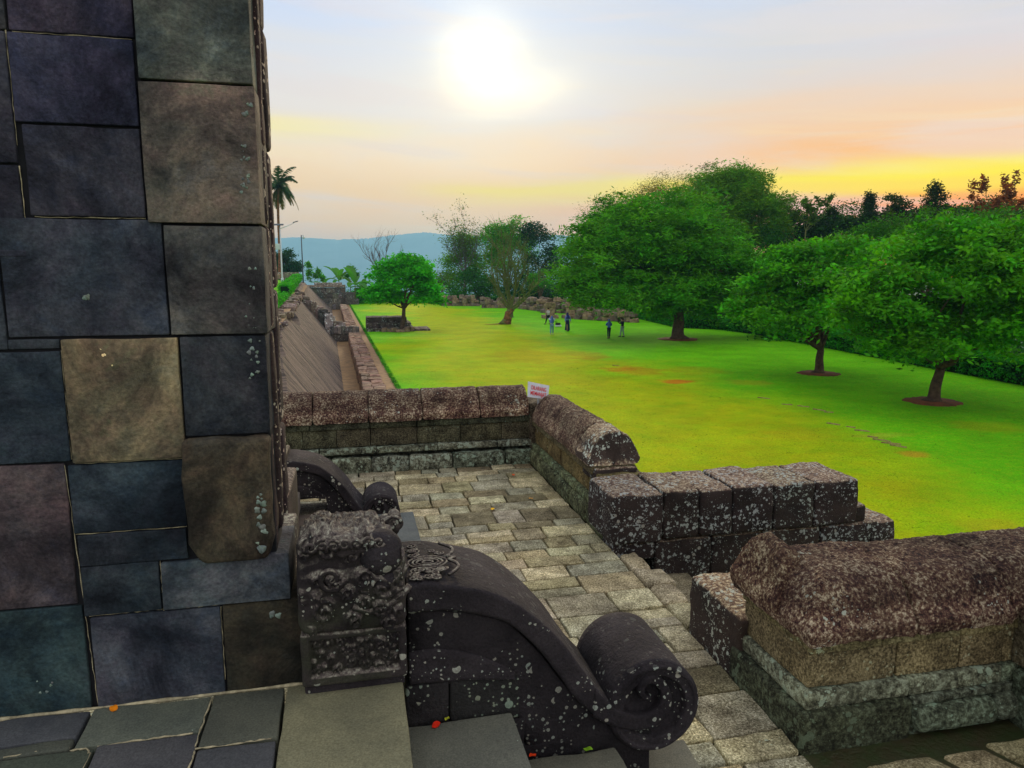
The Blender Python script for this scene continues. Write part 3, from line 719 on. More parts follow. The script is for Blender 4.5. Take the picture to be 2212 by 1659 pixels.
# near cheek stub + near parapet
ns=empty('near_cheek_block','squat crusted cheek block tucked behind the left end of the near parapet','stair cheek',(2.4,3.9,TER))
mb=MB(); block(mb,2.17,2.75,3.56,4.22,-2.46,-2.0,bev=.04,step=.03,amp=.016,fr=5,tint=(1.35,1.3,1.15)); child(mb.build('block',M['cheek']),ns)
mb=MB(); block(mb,2.3,4.6,3.66,4.2,-3.3,-2.35,bev=.03,step=.1,amp=.012,tint=(1.3,1.2,1.0)); child(mb.build('lower_course',M['cheek']),ns)
npp=empty('near_parapet','broad near parapet at the lower right, its thick hipped coping crusted maroon and cream','parapet',(2.9,3.3,TER))
ZB=-1.84
for i,(a,b,op) in enumerate([(2.155,2.78,('x0','y0','y1')),(2.78,3.40,('y0','y1')),(3.40,4.6,('y1',))]):
    mb=MB()
    if i<2: coping(mb,a,b,2.905,3.66,ZB,op,tint=jit((1,1,1),.05),step=.014,k=.90 if i==0 else .84,amp=.012,ws=1.35)
    else: coping(mb,a,b,2.92,3.66,ZB,('y0','y1'),tint=(.8,.8,.8),step=.02,k=.82,amp=.014,ws=1.35)
    child(mb.build('coping_stone',M['coping']),npp)
mb=MB(); coping(mb,2.15,2.44,3.20,3.68,ZB+.02,('x0','y1','y0','x1'),tint=(1.05,1.05,1.0),step=.012,k=1.02,amp=.013,ws=1.9); child(mb.build('coping_stone',M['coping']),npp)
mb=MB(); coping(mb,3.42,4.1,1.8,2.91,ZB,('x0','x1'),tint=(.5,.5,.5),step=.03,k=1.03,amp=.015); child(mb.build('coping_stone',M['coping']),npp)
mb=MB()
body_course(mb,2.2,4.6,2.955,3.62,-1.905,-1.845,'y',[2.2,2.62,3.10,3.5,4.6],(1.0,.95,.7),amp=.008)
body_course(mb,2.215,4.6,2.985,3.6,-2.11,-1.907,'y',[2.215,2.74,3.14,3.42,4.6],(1.15,1.05,.78))
body_course(mb,3.47,4.0,0,0,-2.11,-1.85,'x',[1.8,2.4,2.99],(.6,.6,.5))
child(mb.build('wall_body',M['body']),npp)
mb=MB()
body_course(mb,2.195,4.6,2.955,3.62,-2.21,-2.113,'y',[2.195,2.81,3.4,4.6],(1.15,1.2,1.1))
body_course(mb,2.82,4.6,2.93,3.62,-2.255,-2.21,'y',[2.82,4.6],(1.0,1.1,1.0))
body_course(mb,2.155,4.6,2.915,3.66,-2.45,-2.212,'y',[2.155,2.81],(.42,.42,.34),bev=.03)
body_course(mb,2.82,4.6,2.88,3.66,-2.40,-2.258,'y',[2.82,3.33,4.6],(1.0,1.1,1.0),bev=.045,amp=.012)
body_course(mb,2.82,4.6,2.94,3.66,-2.5,-2.36,'y',[2.82,4.6],(.35,.35,.3),bev=.02)
body_course(mb,3.44,4.05,0,0,-2.45,-2.115,'x',[1.8,2.3,2.95],(.6,.7,.6),bev=.03)
child(mb.build('plinth',M['plinth']),npp)

# ------------------------------------------------------------------ sign
sg=empty('warning_sign','white board reading DILARANG MEMANJAT in red, standing at the corner of the two parapets','sign',(2.22,8.5,-1.62))
mb=MB()
A=aty(1141,824,8.5);B=aty(1186,833,8.62);Cc=aty(1183,863,8.62);D=aty(1140,857,8.5)
n=(B-A).cross(D-A).normalized()*.006
vs=[A+n,B+n,Cc+n,D+n,A-n,B-n,Cc-n,D-n]
mb.add(vs,[(0,1,2,3),(7,6,5,4),(0,4,5,1),(1,5,6,2),(2,6,7,3),(3,7,4,0)])
child(mb.build('board',simple('sign_white',(.72,.73,.80),.05,12,rough=.5),smooth=False),sg)
redm=simple('sign_red',(.75,.01,.02),.1,20,rough=.5)
U_=(B-A).normalized(); V_=(D-A).normalized(); N_=-(U_.cross(V_)).normalized()
if N_.y>0: N_=-N_
for k,(txt,fx,fy) in enumerate([('DILARANG',.13,.46),('MEMANJAT',.10,.82)]):
    cu=bpy.data.curves.new('lettering','FONT'); cu.body=txt; cu.size=.072; cu.extrude=.0008; cu.offset=.0005
    t=bpy.data.objects.new('tmp',cu); COL.objects.link(t)
    bpy.context.view_layer.update()
    me=bpy.data.meshes.new_from_object(t.evaluated_get(bpy.context.evaluated_depsgraph_get()))
    bpy.data.objects.remove(t)
    w=max(v.co.x for v in me.vertices); sc=(B-A).length*(.72 if k==0 else .76)/w
    for v in me.vertices:
        p=A+(B-A)*fx+(D-A)*fy+U_*v.co.x*sc-V_*v.co.y*1.0+N_*(.0085+v.co.z); v.co=p
    me.materials.clear(); me.materials.append(redm)
    o=bpy.data.objects.new('lettering',me); COL.objects.link(o); child(o,sg)
mb=MB(); tube(mb,[tuple((A+B)/2+Vector((0,.02,-.02))),tuple((A+B)/2+Vector((0,.02,-.75)))],[.012,.012],8)
child(mb.build('post',simple('sign_post',(.25,.25,.25))),sg)
# filler stone in the parapets' corner
mb=MB(); block(mb,2.17,2.7,8.66,9.25,-2.44,-1.62,bev=.03,step=.06,amp=.012,tint=(.45,.4,.38)); child(mb.build('corner_block',M['body']),bp)

# ------------------------------------------------------------------ fallen leaves
def leaf(name,x,y,z,s,col,label,rz):
    mb=MB(); vs=[];n=7
    for i in range(n):
        f=i/(n-1); w=s*.34*math.sin(math.pi*min(1,f*.97+.03))**.8
        for q in (-1,0,1): vs.append((s*(f-.5), q*w, .006+.012*s*10*abs(q)*.4+.004*math.sin(f*6)))
    fs=[]
    for i in range(n-1):
        for q in (0,1): a=i*3+q; fs.append((a,a+3,a+4,a+1))
    mb.add(vs,fs); o=mb.build(name,simple('leaf_'+name+label[:5],col,.2,40,rough=.5)); o.location=(x,y,z); o.rotation_euler=(0,0,rz)
    tag(o,label,'leaf','fallen leaves'); return o
for (px,py,z,s,c,l) in [(246,1535,-1.55,.04,(.75,.22,.005),'orange leaf fallen on the landing at the foot of the gate wall'),
 (942,1570,-1.76,.045,(.8,.03,.01),'bright red leaf fallen on the second gate step'),(966,1556,-1.76,.03,(.45,.45,.03),'small yellow-green leaf beside the red one on the second gate step'),
 (1151,1635,-1.975,.035,(.85,.06,.01),'small red leaf at the bottom edge of the photo, on the third gate step'),(1270,1622,-1.975,.04,(.22,.42,.02),'green leaf fallen on the third gate step under the near volute'),
 (1064,1101,TER+.01,.06,(.85,.45,.01),'yellow leaf lying mid terrace on the paving'),(1109,1027,TER+.01,.05,(.8,.10,.02),'red leaf on the paving near the sign corner'),
 (1147,1078,TER+.01,.05,(.85,.35,.01),'orange leaf on the paving near the foot of the wing parapet'),(1830,1577,-2.42,.05,(.55,.5,.25),'pale leaf in the wet soil left of the yellow leaf'),(1865,1589,-2.42,.05,(.7,.6,.15),'yellow leaf in the wet soil in front of the near parapet'),
 (1780,1548,-2.42,.04,(.8,.25,.02),'small orange leaf close to the near parapet plinth')]:
    p=atz(px,py,z); leaf('fallen_leaf',p.x,p.y,z+.002,s,c,l,rnd.uniform(0,6))
# ------------------------------------------------------------------ lawn and landform
DV=.0243                      # the old wall line swings slightly left of +Y
def WX_(xp,y): return xp-DV*y # from wall-line offset to world X
m,t,bs,vec=new_mat('lawn_grass')
n1=t.noise(vec,.10,6,.6); n2=t.noise(vec,.9,6,.65); n3=t.noise(vec,22,4,.7); n4=t.noise(vec,4.5,5,.7)
sx=t.new('ShaderNodeSeparateXYZ'); t.link(vec,sx.inputs[0]); X_,Y_=sx.outputs['X'],sx.outputs['Y']
# worn yellow turf down the middle of the lawn, green towards the wall and the trees
dx=t.math('ABSOLUTE',t.math('SUBTRACT',X_,t.math('ADD',10.5,t.math('MULTIPLY',t.math('SUBTRACT',n1,.5),22))))
mid=t.mr(dx,1.5,10.5,1,0,True)
mid=t.math('MULTIPLY',mid,t.mr(n2,.25,.6,.55,1),clamp=True)
col=t.mix(mid,(.13,.52,.003),(.44,.49,.002))
col=t.mix(t.math('MULTIPLY',t.mr(n4,.45,.75),.30),col,(.55,.48,.02))
def spot(cx,cy,rx,ry,rot=0):
    a=t.math('MULTIPLY',t.math('SUBTRACT',X_,cx),1/rx); b=t.math('MULTIPLY',t.math('SUBTRACT',Y_,cy),1/ry)
    if rot:
        a0,b0=t.math('SUBTRACT',X_,cx),t.math('SUBTRACT',Y_,cy); c,s_=math.cos(rot),math.sin(rot)
        a=t.math('MULTIPLY',t.math('ADD',t.math('MULTIPLY',a0,c),t.math('MULTIPLY',b0,s_)),1/rx); b=t.math('MULTIPLY',t.math('SUBTRACT',t.math('MULTIPLY',b0,c),t.math('MULTIPLY',a0,s_)),1/ry)
    d=t.math('SQRT',t.math('ADD',t.math('MULTIPLY',a,a),t.math('MULTIPLY',b,b)))
    d=t.math('ADD',d,t.math('MULTIPLY',t.math('SUBTRACT',t.noise(vec,.7,5,.7),.5),1.6))
    return t.mr(d,.5,1.15,1,0,True)
for (px,py,rx,ry,w,c) in [(1462,823,1.0,.9,.95,(.70,.10,.012)),(1375,800,1.8,2.2,.55,(.60,.14,.01)),(1330,797,1.2,1.0,.45,(.60,.14,.01)),(1270,768,1.6,3.0,.45,(.55,.16,.01)),(1975,982,.55,.5,.8,(.62,.24,.02)),(2130,920,1.5,1.2,.35,(.58,.32,.01)),
                          (1620,825,1.2,1.2,.4,(.60,.30,.02)),(1150,770,3,5,.4,(.55,.28,.006)),(1730,935,2.0,1.0,.3,(.58,.32,.01)),(2140,1135,.9,.6,.35,(.6,.3,.02)),(1240,820,3,3,.25,(.55,.28,.006)),(1500,800,2,2,.3,(.55,.28,.006)),(1900,940,1.2,.5,.35,(.6,.38,.05))]:
    p=atz(px,py,LAWN); col=t.mix(t.math('MULTIPLY',spot(p.x,p.y,rx,ry),w*.72),col,c)
g=t.math('MULTIPLY',t.math('MULTIPLY',t.mr(n3,.25,.75,.55,1.45),t.mr(t.noise(vec,.35,5,.7),.3,.7,.78,1.15)),t.mr(t.noise(vec,60,3,.7),.3,.7,.8,1.2)); cg=t.new('ShaderNodeCombineColor'); [t.link(g,cg.inputs[i]) for i in range(3)]
col=t.mix(1.0,col,cg.outputs[0],'MULTIPLY')
t.link(col,bs.inputs['Base Color']); bs.inputs['Roughness'].default_value=.95; bs.inputs['Specular IOR Level'].default_value=.05
bp=t.new('ShaderNodeBump'); bp.inputs['Strength'].default_value=.8; bp.inputs['Distance'].default_value=.06
t.link(t.math('ADD',n3,t.math('MULTIPLY',n4,1.5)),bp.inputs['Height']); t.link(bp.outputs[0],bs.inputs['Normal'])
M['lawn']=m
def lz(x,y): return LAWN+.10*noise.noise(Vector((x*.05,y*.05,2)))*min(1,max(0,(x-3)/8))
mb=MB(); ys=np.linspace(-12,150,82); vs=[];fs=[]; nx=24
for y in ys:
    xl=WX_(2.93,y) if y>9.3 else (5.6 if y<5 else 2.5)
    xr=40+.0*y
    for i in range(nx): x=xl+(xr-xl)*(i/(nx-1))**1.2; vs.append((x+ (.03*nz((x,y,0),3) if i==0 else 0),y,lz(x,y)))
for j in range(len(ys)-1):
    for i in range(nx-1): a=j*nx+i; fs.append((a,a+1,a+nx+1,a+nx))
mb.add(vs,fs); tag(mb.build('lawn',m),kind='structure')
# grassy lip along the dirt strip
mb=MB()
def lip(x0f,zf,w,h,y0,y1,tint=(1,1,1)):
    pass
# big landform: flat shelf, falling to the plain, out to the horizon
def terr(x,y):
    far=max(0,(y-152)/120); side=max(0,(x-46)/60); left=max(0,(-70-x)/80); back=max(0,(-60-y)/80)
    d=max(far,side*.6,left,back); d=min(1,d); d=d*d*(3-2*d)
    z=LAWN-1.05-.4*min(1,max(0,x)/40)
    return z-95*d + (3*noise.noise(Vector((x*.01,y*.01,0)))*d)
gx=[-9000,-5000,-2600,-1500,-900,-500,-300,-200,-150,-100,-60,-40,-20,0,20,40,46,55,70,90,120,160,220,320,500,900,1500,2600,5000,9000]
gy=[-6000,-2500,-900,-400,-150,-60,-20,0,40,80,120,150,156,165,180,200,230,270,330,420,600,900,1300,1900,2600,3400,5000,9000]
mb=MB(); vs=[(x,y,terr(x,y)) for y in gy for x in gx]; nx=len(gx)
mb.add(vs,[(j*nx+i,j*nx+i+1,(j+1)*nx+i+1,(j+1)*nx+i) for j in range(len(gy)-1) for i in range(nx-1)])
mm,t,bs,vec=new_mat('valley_ground')
c=t.mix(t.mr(t.noise(vec,.012,8,.7),.35,.65),(.03,.10,.03),(.12,.16,.07)); c=t.mix(t.mr(t.noise(vec,.06,4,.7),.6,.75),c,(.30,.27,.2))
t.link(c,bs.inputs['Base Color']); tag(mb.build('ground',mm),kind='structure')
# hills
hm=simple('haze_tinted_forest',(.14,.27,.33),.3,.006,col2=(.10,.22,.28))  # blue of the distance haze is painted into the forest's base colour
prof_px=[(300,520),(420,516),(520,512),(600,511),(640,510),(690,513),(730,516),(780,515),(800,514),(840,509),(880,505),(920,502),(945,505),(980,509),(1030,511),(1100,511),(1200,508),(1290,514),(1340,530)]
mb=MB(); D=4600.; vs=[];fs=[]; PP=[]
for (a,b) in zip(prof_px[:-1],prof_px[1:]):
    for k in range(8): f=k/8; PP.append((a[0]+(b[0]-a[0])*f,a[1]+(b[1]-a[1])*f))
rows=9
for i,(px,py) in enumerate(PP):
    d=ray(px,HY); d.z=0; h=Vector((d.x,d.y,0)).normalized(); az=h.dot(Vector((math.sin(YAW),math.cos(YAW),0)))
    zt=(HY-py)/FP*D*math.cos(PITCH)/1.0*az*.99+ 5*nz((px,0,0),.21)+3*nz((px,3,0),.6)
    for r in range(rows):
        f=r/(rows-1); dist=(D-1300*(1-f)**1.3)/az; z=-100+(zt+100)*(f**.9)+18*nz((px*.02,r*.7,1),1.2)*math.sin(math.pi*f)
        vs.append((h.x*dist,h.y*dist,z))
    vs.append((h.x*(D+900)/az,h.y*(D+900)/az,-100))
rows+=1
for i in range(len(PP)-1):
    for r in range(rows-1): a=i*rows+r; fs.append((a,a+rows,a+rows+1,a+1))
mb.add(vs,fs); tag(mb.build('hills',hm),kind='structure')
# dirt strip, ditch floor, upper lawn, soil shoulder as sheets following the wall line
def ribbon(name,mat,x0,x1,zf,y0,y1,n=50,nx=6,kind='structure',amp=.02,smooth=True):
    mb=MB(); vs=[]
    for j in range(n+1):
        y=y0+(y1-y0)*(j/n)**1.3
        a=x0(y) if callable(x0) else x0; b=x1(y) if callable(x1) else x1
        for i in range(nx): f=i/(nx-1); x=WX_(a+(b-a)*f,y); vs.append((x,y,(zf(y,f) if callable(zf) else zf)+amp*nz((x,y,0),1.3)))
    mb.add(vs,[(j*nx+i,j*nx+i+1,(j+1)*nx+i+1,(j+1)*nx+i) for j in range(n) for i in range(nx-1)])
    o=mb.build(name,mat,smooth=smooth)
    if kind: tag(o,kind=kind)
    return o
ribbon('dirt_strip',M['soil'],2.35,3.1,LAWN-.035,9.3,140)
ribbon('ditch_floor',M['soil'],-.4,1.5,-6.5,9.3,140,amp=.03)
def ztop(y): return float(np.interp(y,[0,41,78,134,160],[-2.8,-2.5,-2.25,-1.75,-1.6]))
def xtop(y): return float(np.interp(y,[0,41,78,134],[-2.45,-2.6,-3.1,-3.9]))
ribbon('soil_shoulder',M['soil'],lambda y:xtop(y)-1.3,lambda y:xtop(y)+.05,lambda y,f:ztop(y)+.04,9.3,118,amp=.12)
def zup(y): return float(np.interp(y,[0,45,80,112,130],[-2.6,-2.35,-1.65,-.92,-.85]))
ul=ribbon('upper_lawn',M['lawn'],-30,lambda y:xtop(y)-.9,lambda y,f:zup(y)+(ztop(y)-zup(y)+.06)*max(0,(f-.8)/.2)**1.5,9.3,121,nx=16,amp=.06)
# scarp: battered masonry face
scm,t,bs,vec=new_mat('scarp_masonry')
mp=t.new('ShaderNodeMapping'); mp.inputs['Rotation'].default_value=(0,0,math.atan(DV)); t.link(vec,mp.inputs[0])
mp2=t.new('ShaderNodeMapping'); mp2.inputs['Scale'].default_value=(.22,3.2,.22); t.link(mp.outputs[0],mp2.inputs[0])
v=mp2.outputs[0]; n1=t.noise(v,1.6,6,.7); n2=t.noise(v,5,4,.7); n3=t.noise(vec,2.4,5,.7)
c=t.mix(t.mr(n1,.41,.57),(.035,.027,.030),(.23,.165,.13)); c=t.mix(t.math('MULTIPLY',t.mr(n3,.5,.7),.4),c,(.09,.085,.05)); c=t.mix(t.mr(n2,.62,.74),c,(.34,.28,.22))
t.link(c,bs.inputs['Base Color']); bp=t.new('ShaderNodeBump'); bp.inputs['Strength'].default_value=.8; bp.inputs['Distance'].default_value=.08
t.link(t.math('ADD',n1,n2),bp.inputs['Height']); t.link(bp.outputs[0],bs.inputs['Normal'])
def scarp(name,label,y0,y1,z0=-6.5,topf=None,xb=.45):
    root=empty(name,label,'retaining wall',(WX_(0,(y0+y1)/2),(y0+y1)/2,z0)); mb=MB(); vs=[];fs=[]; n=int((y1-y0)*2.2); m_=16
    for j in range(n+1):
        y=y0+(y1-y0)*j/n; zt=topf(y); xt=xtop(y)+(xb-.45)*0
        k=.32*round(rnd.random()*1.2)*.5
        zt2=zt-k*.35
        for i in range(m_):
            f=i/(m_-1); z=z0+(zt2-z0)*f; x=(xb-.006*max(0,y-40))+(xt-xb)*((z-z0)/(ztop(y)-z0))
            lay=.05*((z*2.9)%1.0)
            vs.append((WX_(x,y)-lay*.6+.03*nz((x,y,z),2.2),y,z+.0))
        vs.append((WX_(xt-1.2,y),y,zt2-.05))
    mm_=m_+1
    fs=[(j*mm_+i,(j+1)*mm_+i,(j+1)*mm_+i+1,j*mm_+i+1) for j in range(n) for i in range(mm_-1)]
    for e in (0,n):
        b=e*mm_; base=len(vs); vs.append((vs[b+mm_-1][0],vs[b][1],z0)); f=[b+i for i in range(mm_)]+[base]
        fs.append(tuple(f) if e==0 else tuple(reversed(f)))
    mb.add(vs,fs); child(mb.build('masonry_face',scm,smooth=False),root); return root
s1=scarp('sloping_retaining_wall','long sloping brown-grey masonry retaining wall beside the ditch, near section with ragged top',9.4,80,topf=lambda y: ztop(y)-(1.0*max(0,1-abs(y-49)/5.5) if y>44 else 0)-(.9*max(0,(38-y)/10) if y<38 else 0)+.25*nz((y,0,0),.5))
s2=scarp('sloping_retaining_wall','far section of sloping retaining wall beyond the ruined steps',86,132,topf=lambda y: ztop(y)+.35)
# rough stones on the near wall's broken crest
mb=MB()
for i in range(60):
    y=rnd.uniform(36,86); x=xtop(y)+rnd.uniform(-.9,.15); s=rnd.uniform(.25,.6)
    block(mb,WX_(x,y)-s,WX_(x,y)+s*.6,y-s,y+s,ztop(y)-.15,ztop(y)+rnd.uniform(.05,.22),bev=.06,step=.4,amp=.05,tint=jit((1.2,1,.9),.3))
child(mb.build('crest_stones',M['farstone']),s1)
# low wall between ditch and dirt strip
lw=empty('low_wall','low rubble-topped stone wall between the sunken ditch and the dirt strip',' wall'.strip(),(WX_(1.8,40),40,-6.5))
mb=MB(); y=9.4
while y<136:
    d=rnd.uniform(.5,.95)
    if 69<y<76.5: y+=d; continue
    wL=rnd.uniform(.3,.55); x0,x1=1.32,2.38
    zt=LAWN+.05+rnd.uniform(-.03,.04); T=(2.2,2.1,1.9) if 118<y<134 else (1.25,1.0,.92)
    block(mb,WX_(x0,y)+rnd.uniform(-.05,.03),WX_(x0+wL,y)-.01,y+.01,y+d,-6.5,zt,bev=.04,step=.3,amp=.03,tint=jit(T,.22))
    block(mb,WX_(x0+wL,y)+.01,WX_(x1,y)+rnd.uniform(-.05,.05),y+.01,y+d*.55,-6.2,zt+rnd.uniform(-.03,.03),bev=.04,step=.3,amp=.03,tint=jit(T,.22))
    block(mb,WX_(x0+wL,y)+.01,WX_(x1,y)+rnd.uniform(-.05,.05),y+d*.57,y+d,-6.2,zt+rnd.uniform(-.03,.03),bev=.04,step=.3,amp=.03,tint=jit(T,.22))
    y+=d
child(mb.build('stones',M['rubble']),lw)
# low stepped platform on the lawn by the small green tree
pf=empty('stepped_platform','low dark stepped stone platform jutting onto the lawn behind the small bright green tree','stone platform',(3.5,72,LAWN))
for (x0,x1,y0,y1,z0,z1,t_) in [(1.4,6.05,70.6,76,-5.75,-5.28,(.9,.85,.8)),(1.4,5.75,71.3,75.6,-5.28,-4.82,(.8,.75,.72)),(1.4,5.35,72.0,75,-4.82,-4.30,(.62,.6,.6)),(6.05,7.6,70.9,74.5,-5.72,-5.42,(1.1,.9,.8))]:
    mb=MB(); x=x0
    while x<x1-.01:
        w=min(rnd.uniform(.5,.9),x1-x); 
        if x1-x-w<.3: w=x1-x
        block(mb,x+.01,x+w-.01,y0,y1,z0,z1-.005,bev=.04,step=.5,amp=.03,tint=jit(t_,.2)); x+=w
    child(mb.build('tier',M['farstone']),pf)
# ruined steps climbing the scarp
rs=empty('ruined_steps','ruined carved stone steps climbing the sloping wall, blotched white with lichen','staircase',(-1.5,74,-6.5))
mb=MB()
for i in range(15):
    f=i/14; z=-6.1+3.7*f; xp=1.2-4.2*f
    for q in range(3):
        y=72.2+q*1.25+f*5; block(mb,WX_(xp,y)-.45,WX_(xp,y)+.35,y,y+1.2,z-.9,z+rnd.uniform(-.1,.12),bev=.06,step=.4,amp=.05,tint=jit((1.0,1.0,1.0),.4))
child(mb.build('treads',M['farstone']),rs)
mb=MB()
for i in range(24):
    f=i/23; z=-5.2+2.9*f; xp=1.0-4.0*f; y=71.2+rnd.uniform(-.3,.3)+f*3; s=rnd.uniform(.25,.42)
    block(mb,WX_(xp,y)-s,WX_(xp,y)+s,y-s,y+s,z-1.4,z+rnd.uniform(-.2,.45),bev=.06,step=.3,amp=.05,tint=jit(rnd.choice([(2.6,2.6,2.6),(.6,.6,.62),(1.2,1.1,1.0)]),.2))
child(mb.build('carved_cheek',M['farstone']),rs)
mb=MB()
for q in range(9): block(mb,-.95+q*.34-1.4,-.63+q*.34-1.4,70.5,71.2,-5.75,-5.05+rnd.uniform(-.05,.05),bev=.05,step=.2,amp=.03,tint=jit(rnd.choice([(2.0,2.0,1.9),(.8,.8,.8),(1,1,1)]),.2))
block(mb,-2.4,1.3,70.6,71.4,-6.5,-5.74,bev=.05,step=.4,amp=.04,tint=(.7,.65,.6))
child(mb.build('frieze',M['farstone']),rs)
# wall closing the far end of the ditch
ew=empty('end_wall','dark block wall with a projecting cap closing the far end of the ditch','wall',(-3,135,-6.5))
mb=MB(); 
for r in range(4):
    x=-8.2
    while x<-.9: w=rnd.uniform(.6,1.1); block(mb,x+.01,min(x+w,-.8)-.01,134,135,-6.5+r*.98,-6.5+(r+1)*.98-.02,bev=.05,step=.5,amp=.03,tint=jit((1.1,1.1,1.05),.35)); x+=w
child(mb.build('wall_body',M['farstone']),ew)
mb=MB(); block(mb,-8.3,-.9,133.8,135.2,-2.55,-2.1,bev=.06,step=.6,amp=.04,tint=(1.8,1.6,1.4)); block(mb,-6.3,-1.5,133.9,135.1,-2.09,-1.7,bev=.06,step=.6,amp=.05,tint=(2,1.9,1.8)); block(mb,-1.0,.7,133,135,-6.5,-3.4,bev=.05,step=.6,amp=.05,tint=(.7,.7,.7)); block(mb,.3,1.4,133,135,-6.5,-4.6,bev=.05,step=.6,amp=.05,tint=(.7,.7,.7))
child(mb.build('cap',M['farstone']),ew)
# low wall and rubble behind the upper lawn
bw=empty('upper_boundary_wall','low grey wall across the far side of the upper lawn, behind the lamp post','wall',(-12,122,-.9))
mb=MB(); block(mb,-30,-8.0,121.6,122.4,-1.2,.12,bev=.05,step=1.5,amp=.04,tint=(1.5,1.5,1.3)); child(mb.build('wall_body',M['farstone']),bw)
mb=MB()
for i in range(16): x=rnd.uniform(-14.5,-10.6); s=rnd.uniform(.3,.6); block(mb,x-s,x+s,119.8,120.8,-.95,-.95+rnd.uniform(.35,.9),bev=.1,step=.3,amp=.06,tint=jit((1.3,1.1,1),.3))
o=mb.build('rubble_heap',M['rubble'],origin=(-12.5,120.3,-.95)); tag(o,'small heap of flat stones at the foot of the grey wall on the upper lawn','rubble heap')

# ------------------------------------------------------------------ vegetation
def leaves(mb, pts, n, size, spread, tint=(1,1,1), seed=1, flat=.6, droop=0., tv=.35, asp=.45, sun=None):
    """leaf blades scattered round each clump centre; pts = (x,y,z,scale)"""
    r=np.random.default_rng(seed); pts=np.array(pts,float); m=len(pts)
    C=np.repeat(pts[:,:3],n,axis=0); sc=np.repeat(pts[:,3] if pts.shape[1]>3 else np.ones(m),n)[:,None]
    off=r.normal(0,1,(m*n,3))*np.array([1,1,flat])*spread*sc; 
    rad=np.linalg.norm(off[:,:2],axis=1)
    P=C+off; P[:,2]-=droop*rad**1.5
    a=r.normal(0,1,(m*n,3)); a[:,2]=a[:,2]*.5-droop*.6; a/=np.linalg.norm(a,axis=1)[:,None]
    b=r.normal(0,1,(m*n,3)); b-=a*np.sum(a*b,axis=1)[:,None]; b/=np.linalg.norm(b,axis=1)[:,None]
    L=(size*r.uniform(.6,1.3,m*n))[:,None]
    v=np.stack([P-a*L*.5,P+b*L*asp*.5,P+a*L*.5,P-b*L*asp*.5],axis=1).reshape(-1,3)
    big=np.array([noise.noise(Vector((float(q[0])*.9,float(q[1])*.9,float(q[2])*1.3))) for q in pts])[:,None]
    ct=(r.uniform(1-tv,1+tv,(m,1))+big*.7).clip(.25,2)*np.array(tint)[None,:]; hue=r.uniform(-.22,.22,(m,1)); ct=ct*np.concatenate([1+hue*1.5,1+hue*0,1-hue],axis=1)
    cc=np.repeat(ct,n,axis=0)*r.uniform(.8,1.2,(m*n,1)); cc=np.repeat(cc,4,axis=0)
    k=len(mb.v); mb.v+=[tuple(p) for p in v.tolist()]; mb.c+=[tuple(p) for p in cc.tolist()]
    mb.f+=[(k+i,k+i+1,k+i+2,k+i+3) for i in range(0,len(v),4)]; mb.m+=[0]*(len(v)//4)
def crown_pts(ells, dens, seed=1, lo=.45, under=.35):
    r=random.Random(seed); out=[]
    for (cx,cy,cz,rx,ry,rz) in ells:
        n=int(dens*(rx*ry+rx*rz+ry*rz)/3*4)
        while n>0:
            d=Vector((r.gauss(0,1),r.gauss(0,1),r.gauss(0,1))).normalized(); f=r.uniform(lo,1)**.6
            if d.z<-under: continue
            if n%4:     # a bough: a shallow dome of leaf clumps with a gap below it
                f=.55+.45*r.random()**.7; q=min(8,n); rb=min(rx,ry)*r.uniform(.20,.36)
                bump=1+.30*noise.noise(Vector((d.x*2+cx,d.y*2+cy,d.z*2)))+.12*r.uniform(-1,1)
                bx,by,bz=cx+d.x*rx*f*bump,cy+d.y*ry*f*bump,cz+d.z*rz*f*bump
                for _ in range(q):
                    a=r.uniform(0,6.283); u=r.random()**.5; out.append((bx+rb*u*math.cos(a),by+rb*u*math.sin(a),bz+rb*.42*(1-u*u)-rb*.10*u+r.uniform(-.06,.06)*rb,r.uniform(.7,1.2)))
                n-=q; continue
            bump=1+.26*noise.noise(Vector((d.x*2.4+cx,d.y*2.4+cy,d.z*2.8)))+.20*noise.noise(Vector((d.x*6+cx,d.y*6,d.z*6)))
            f*=bump; out.append((cx+d.x*rx*f,cy+d.y*ry*f,cz+d.z*rz*f,r.uniform(.7,1.35))); n-=1
    return out
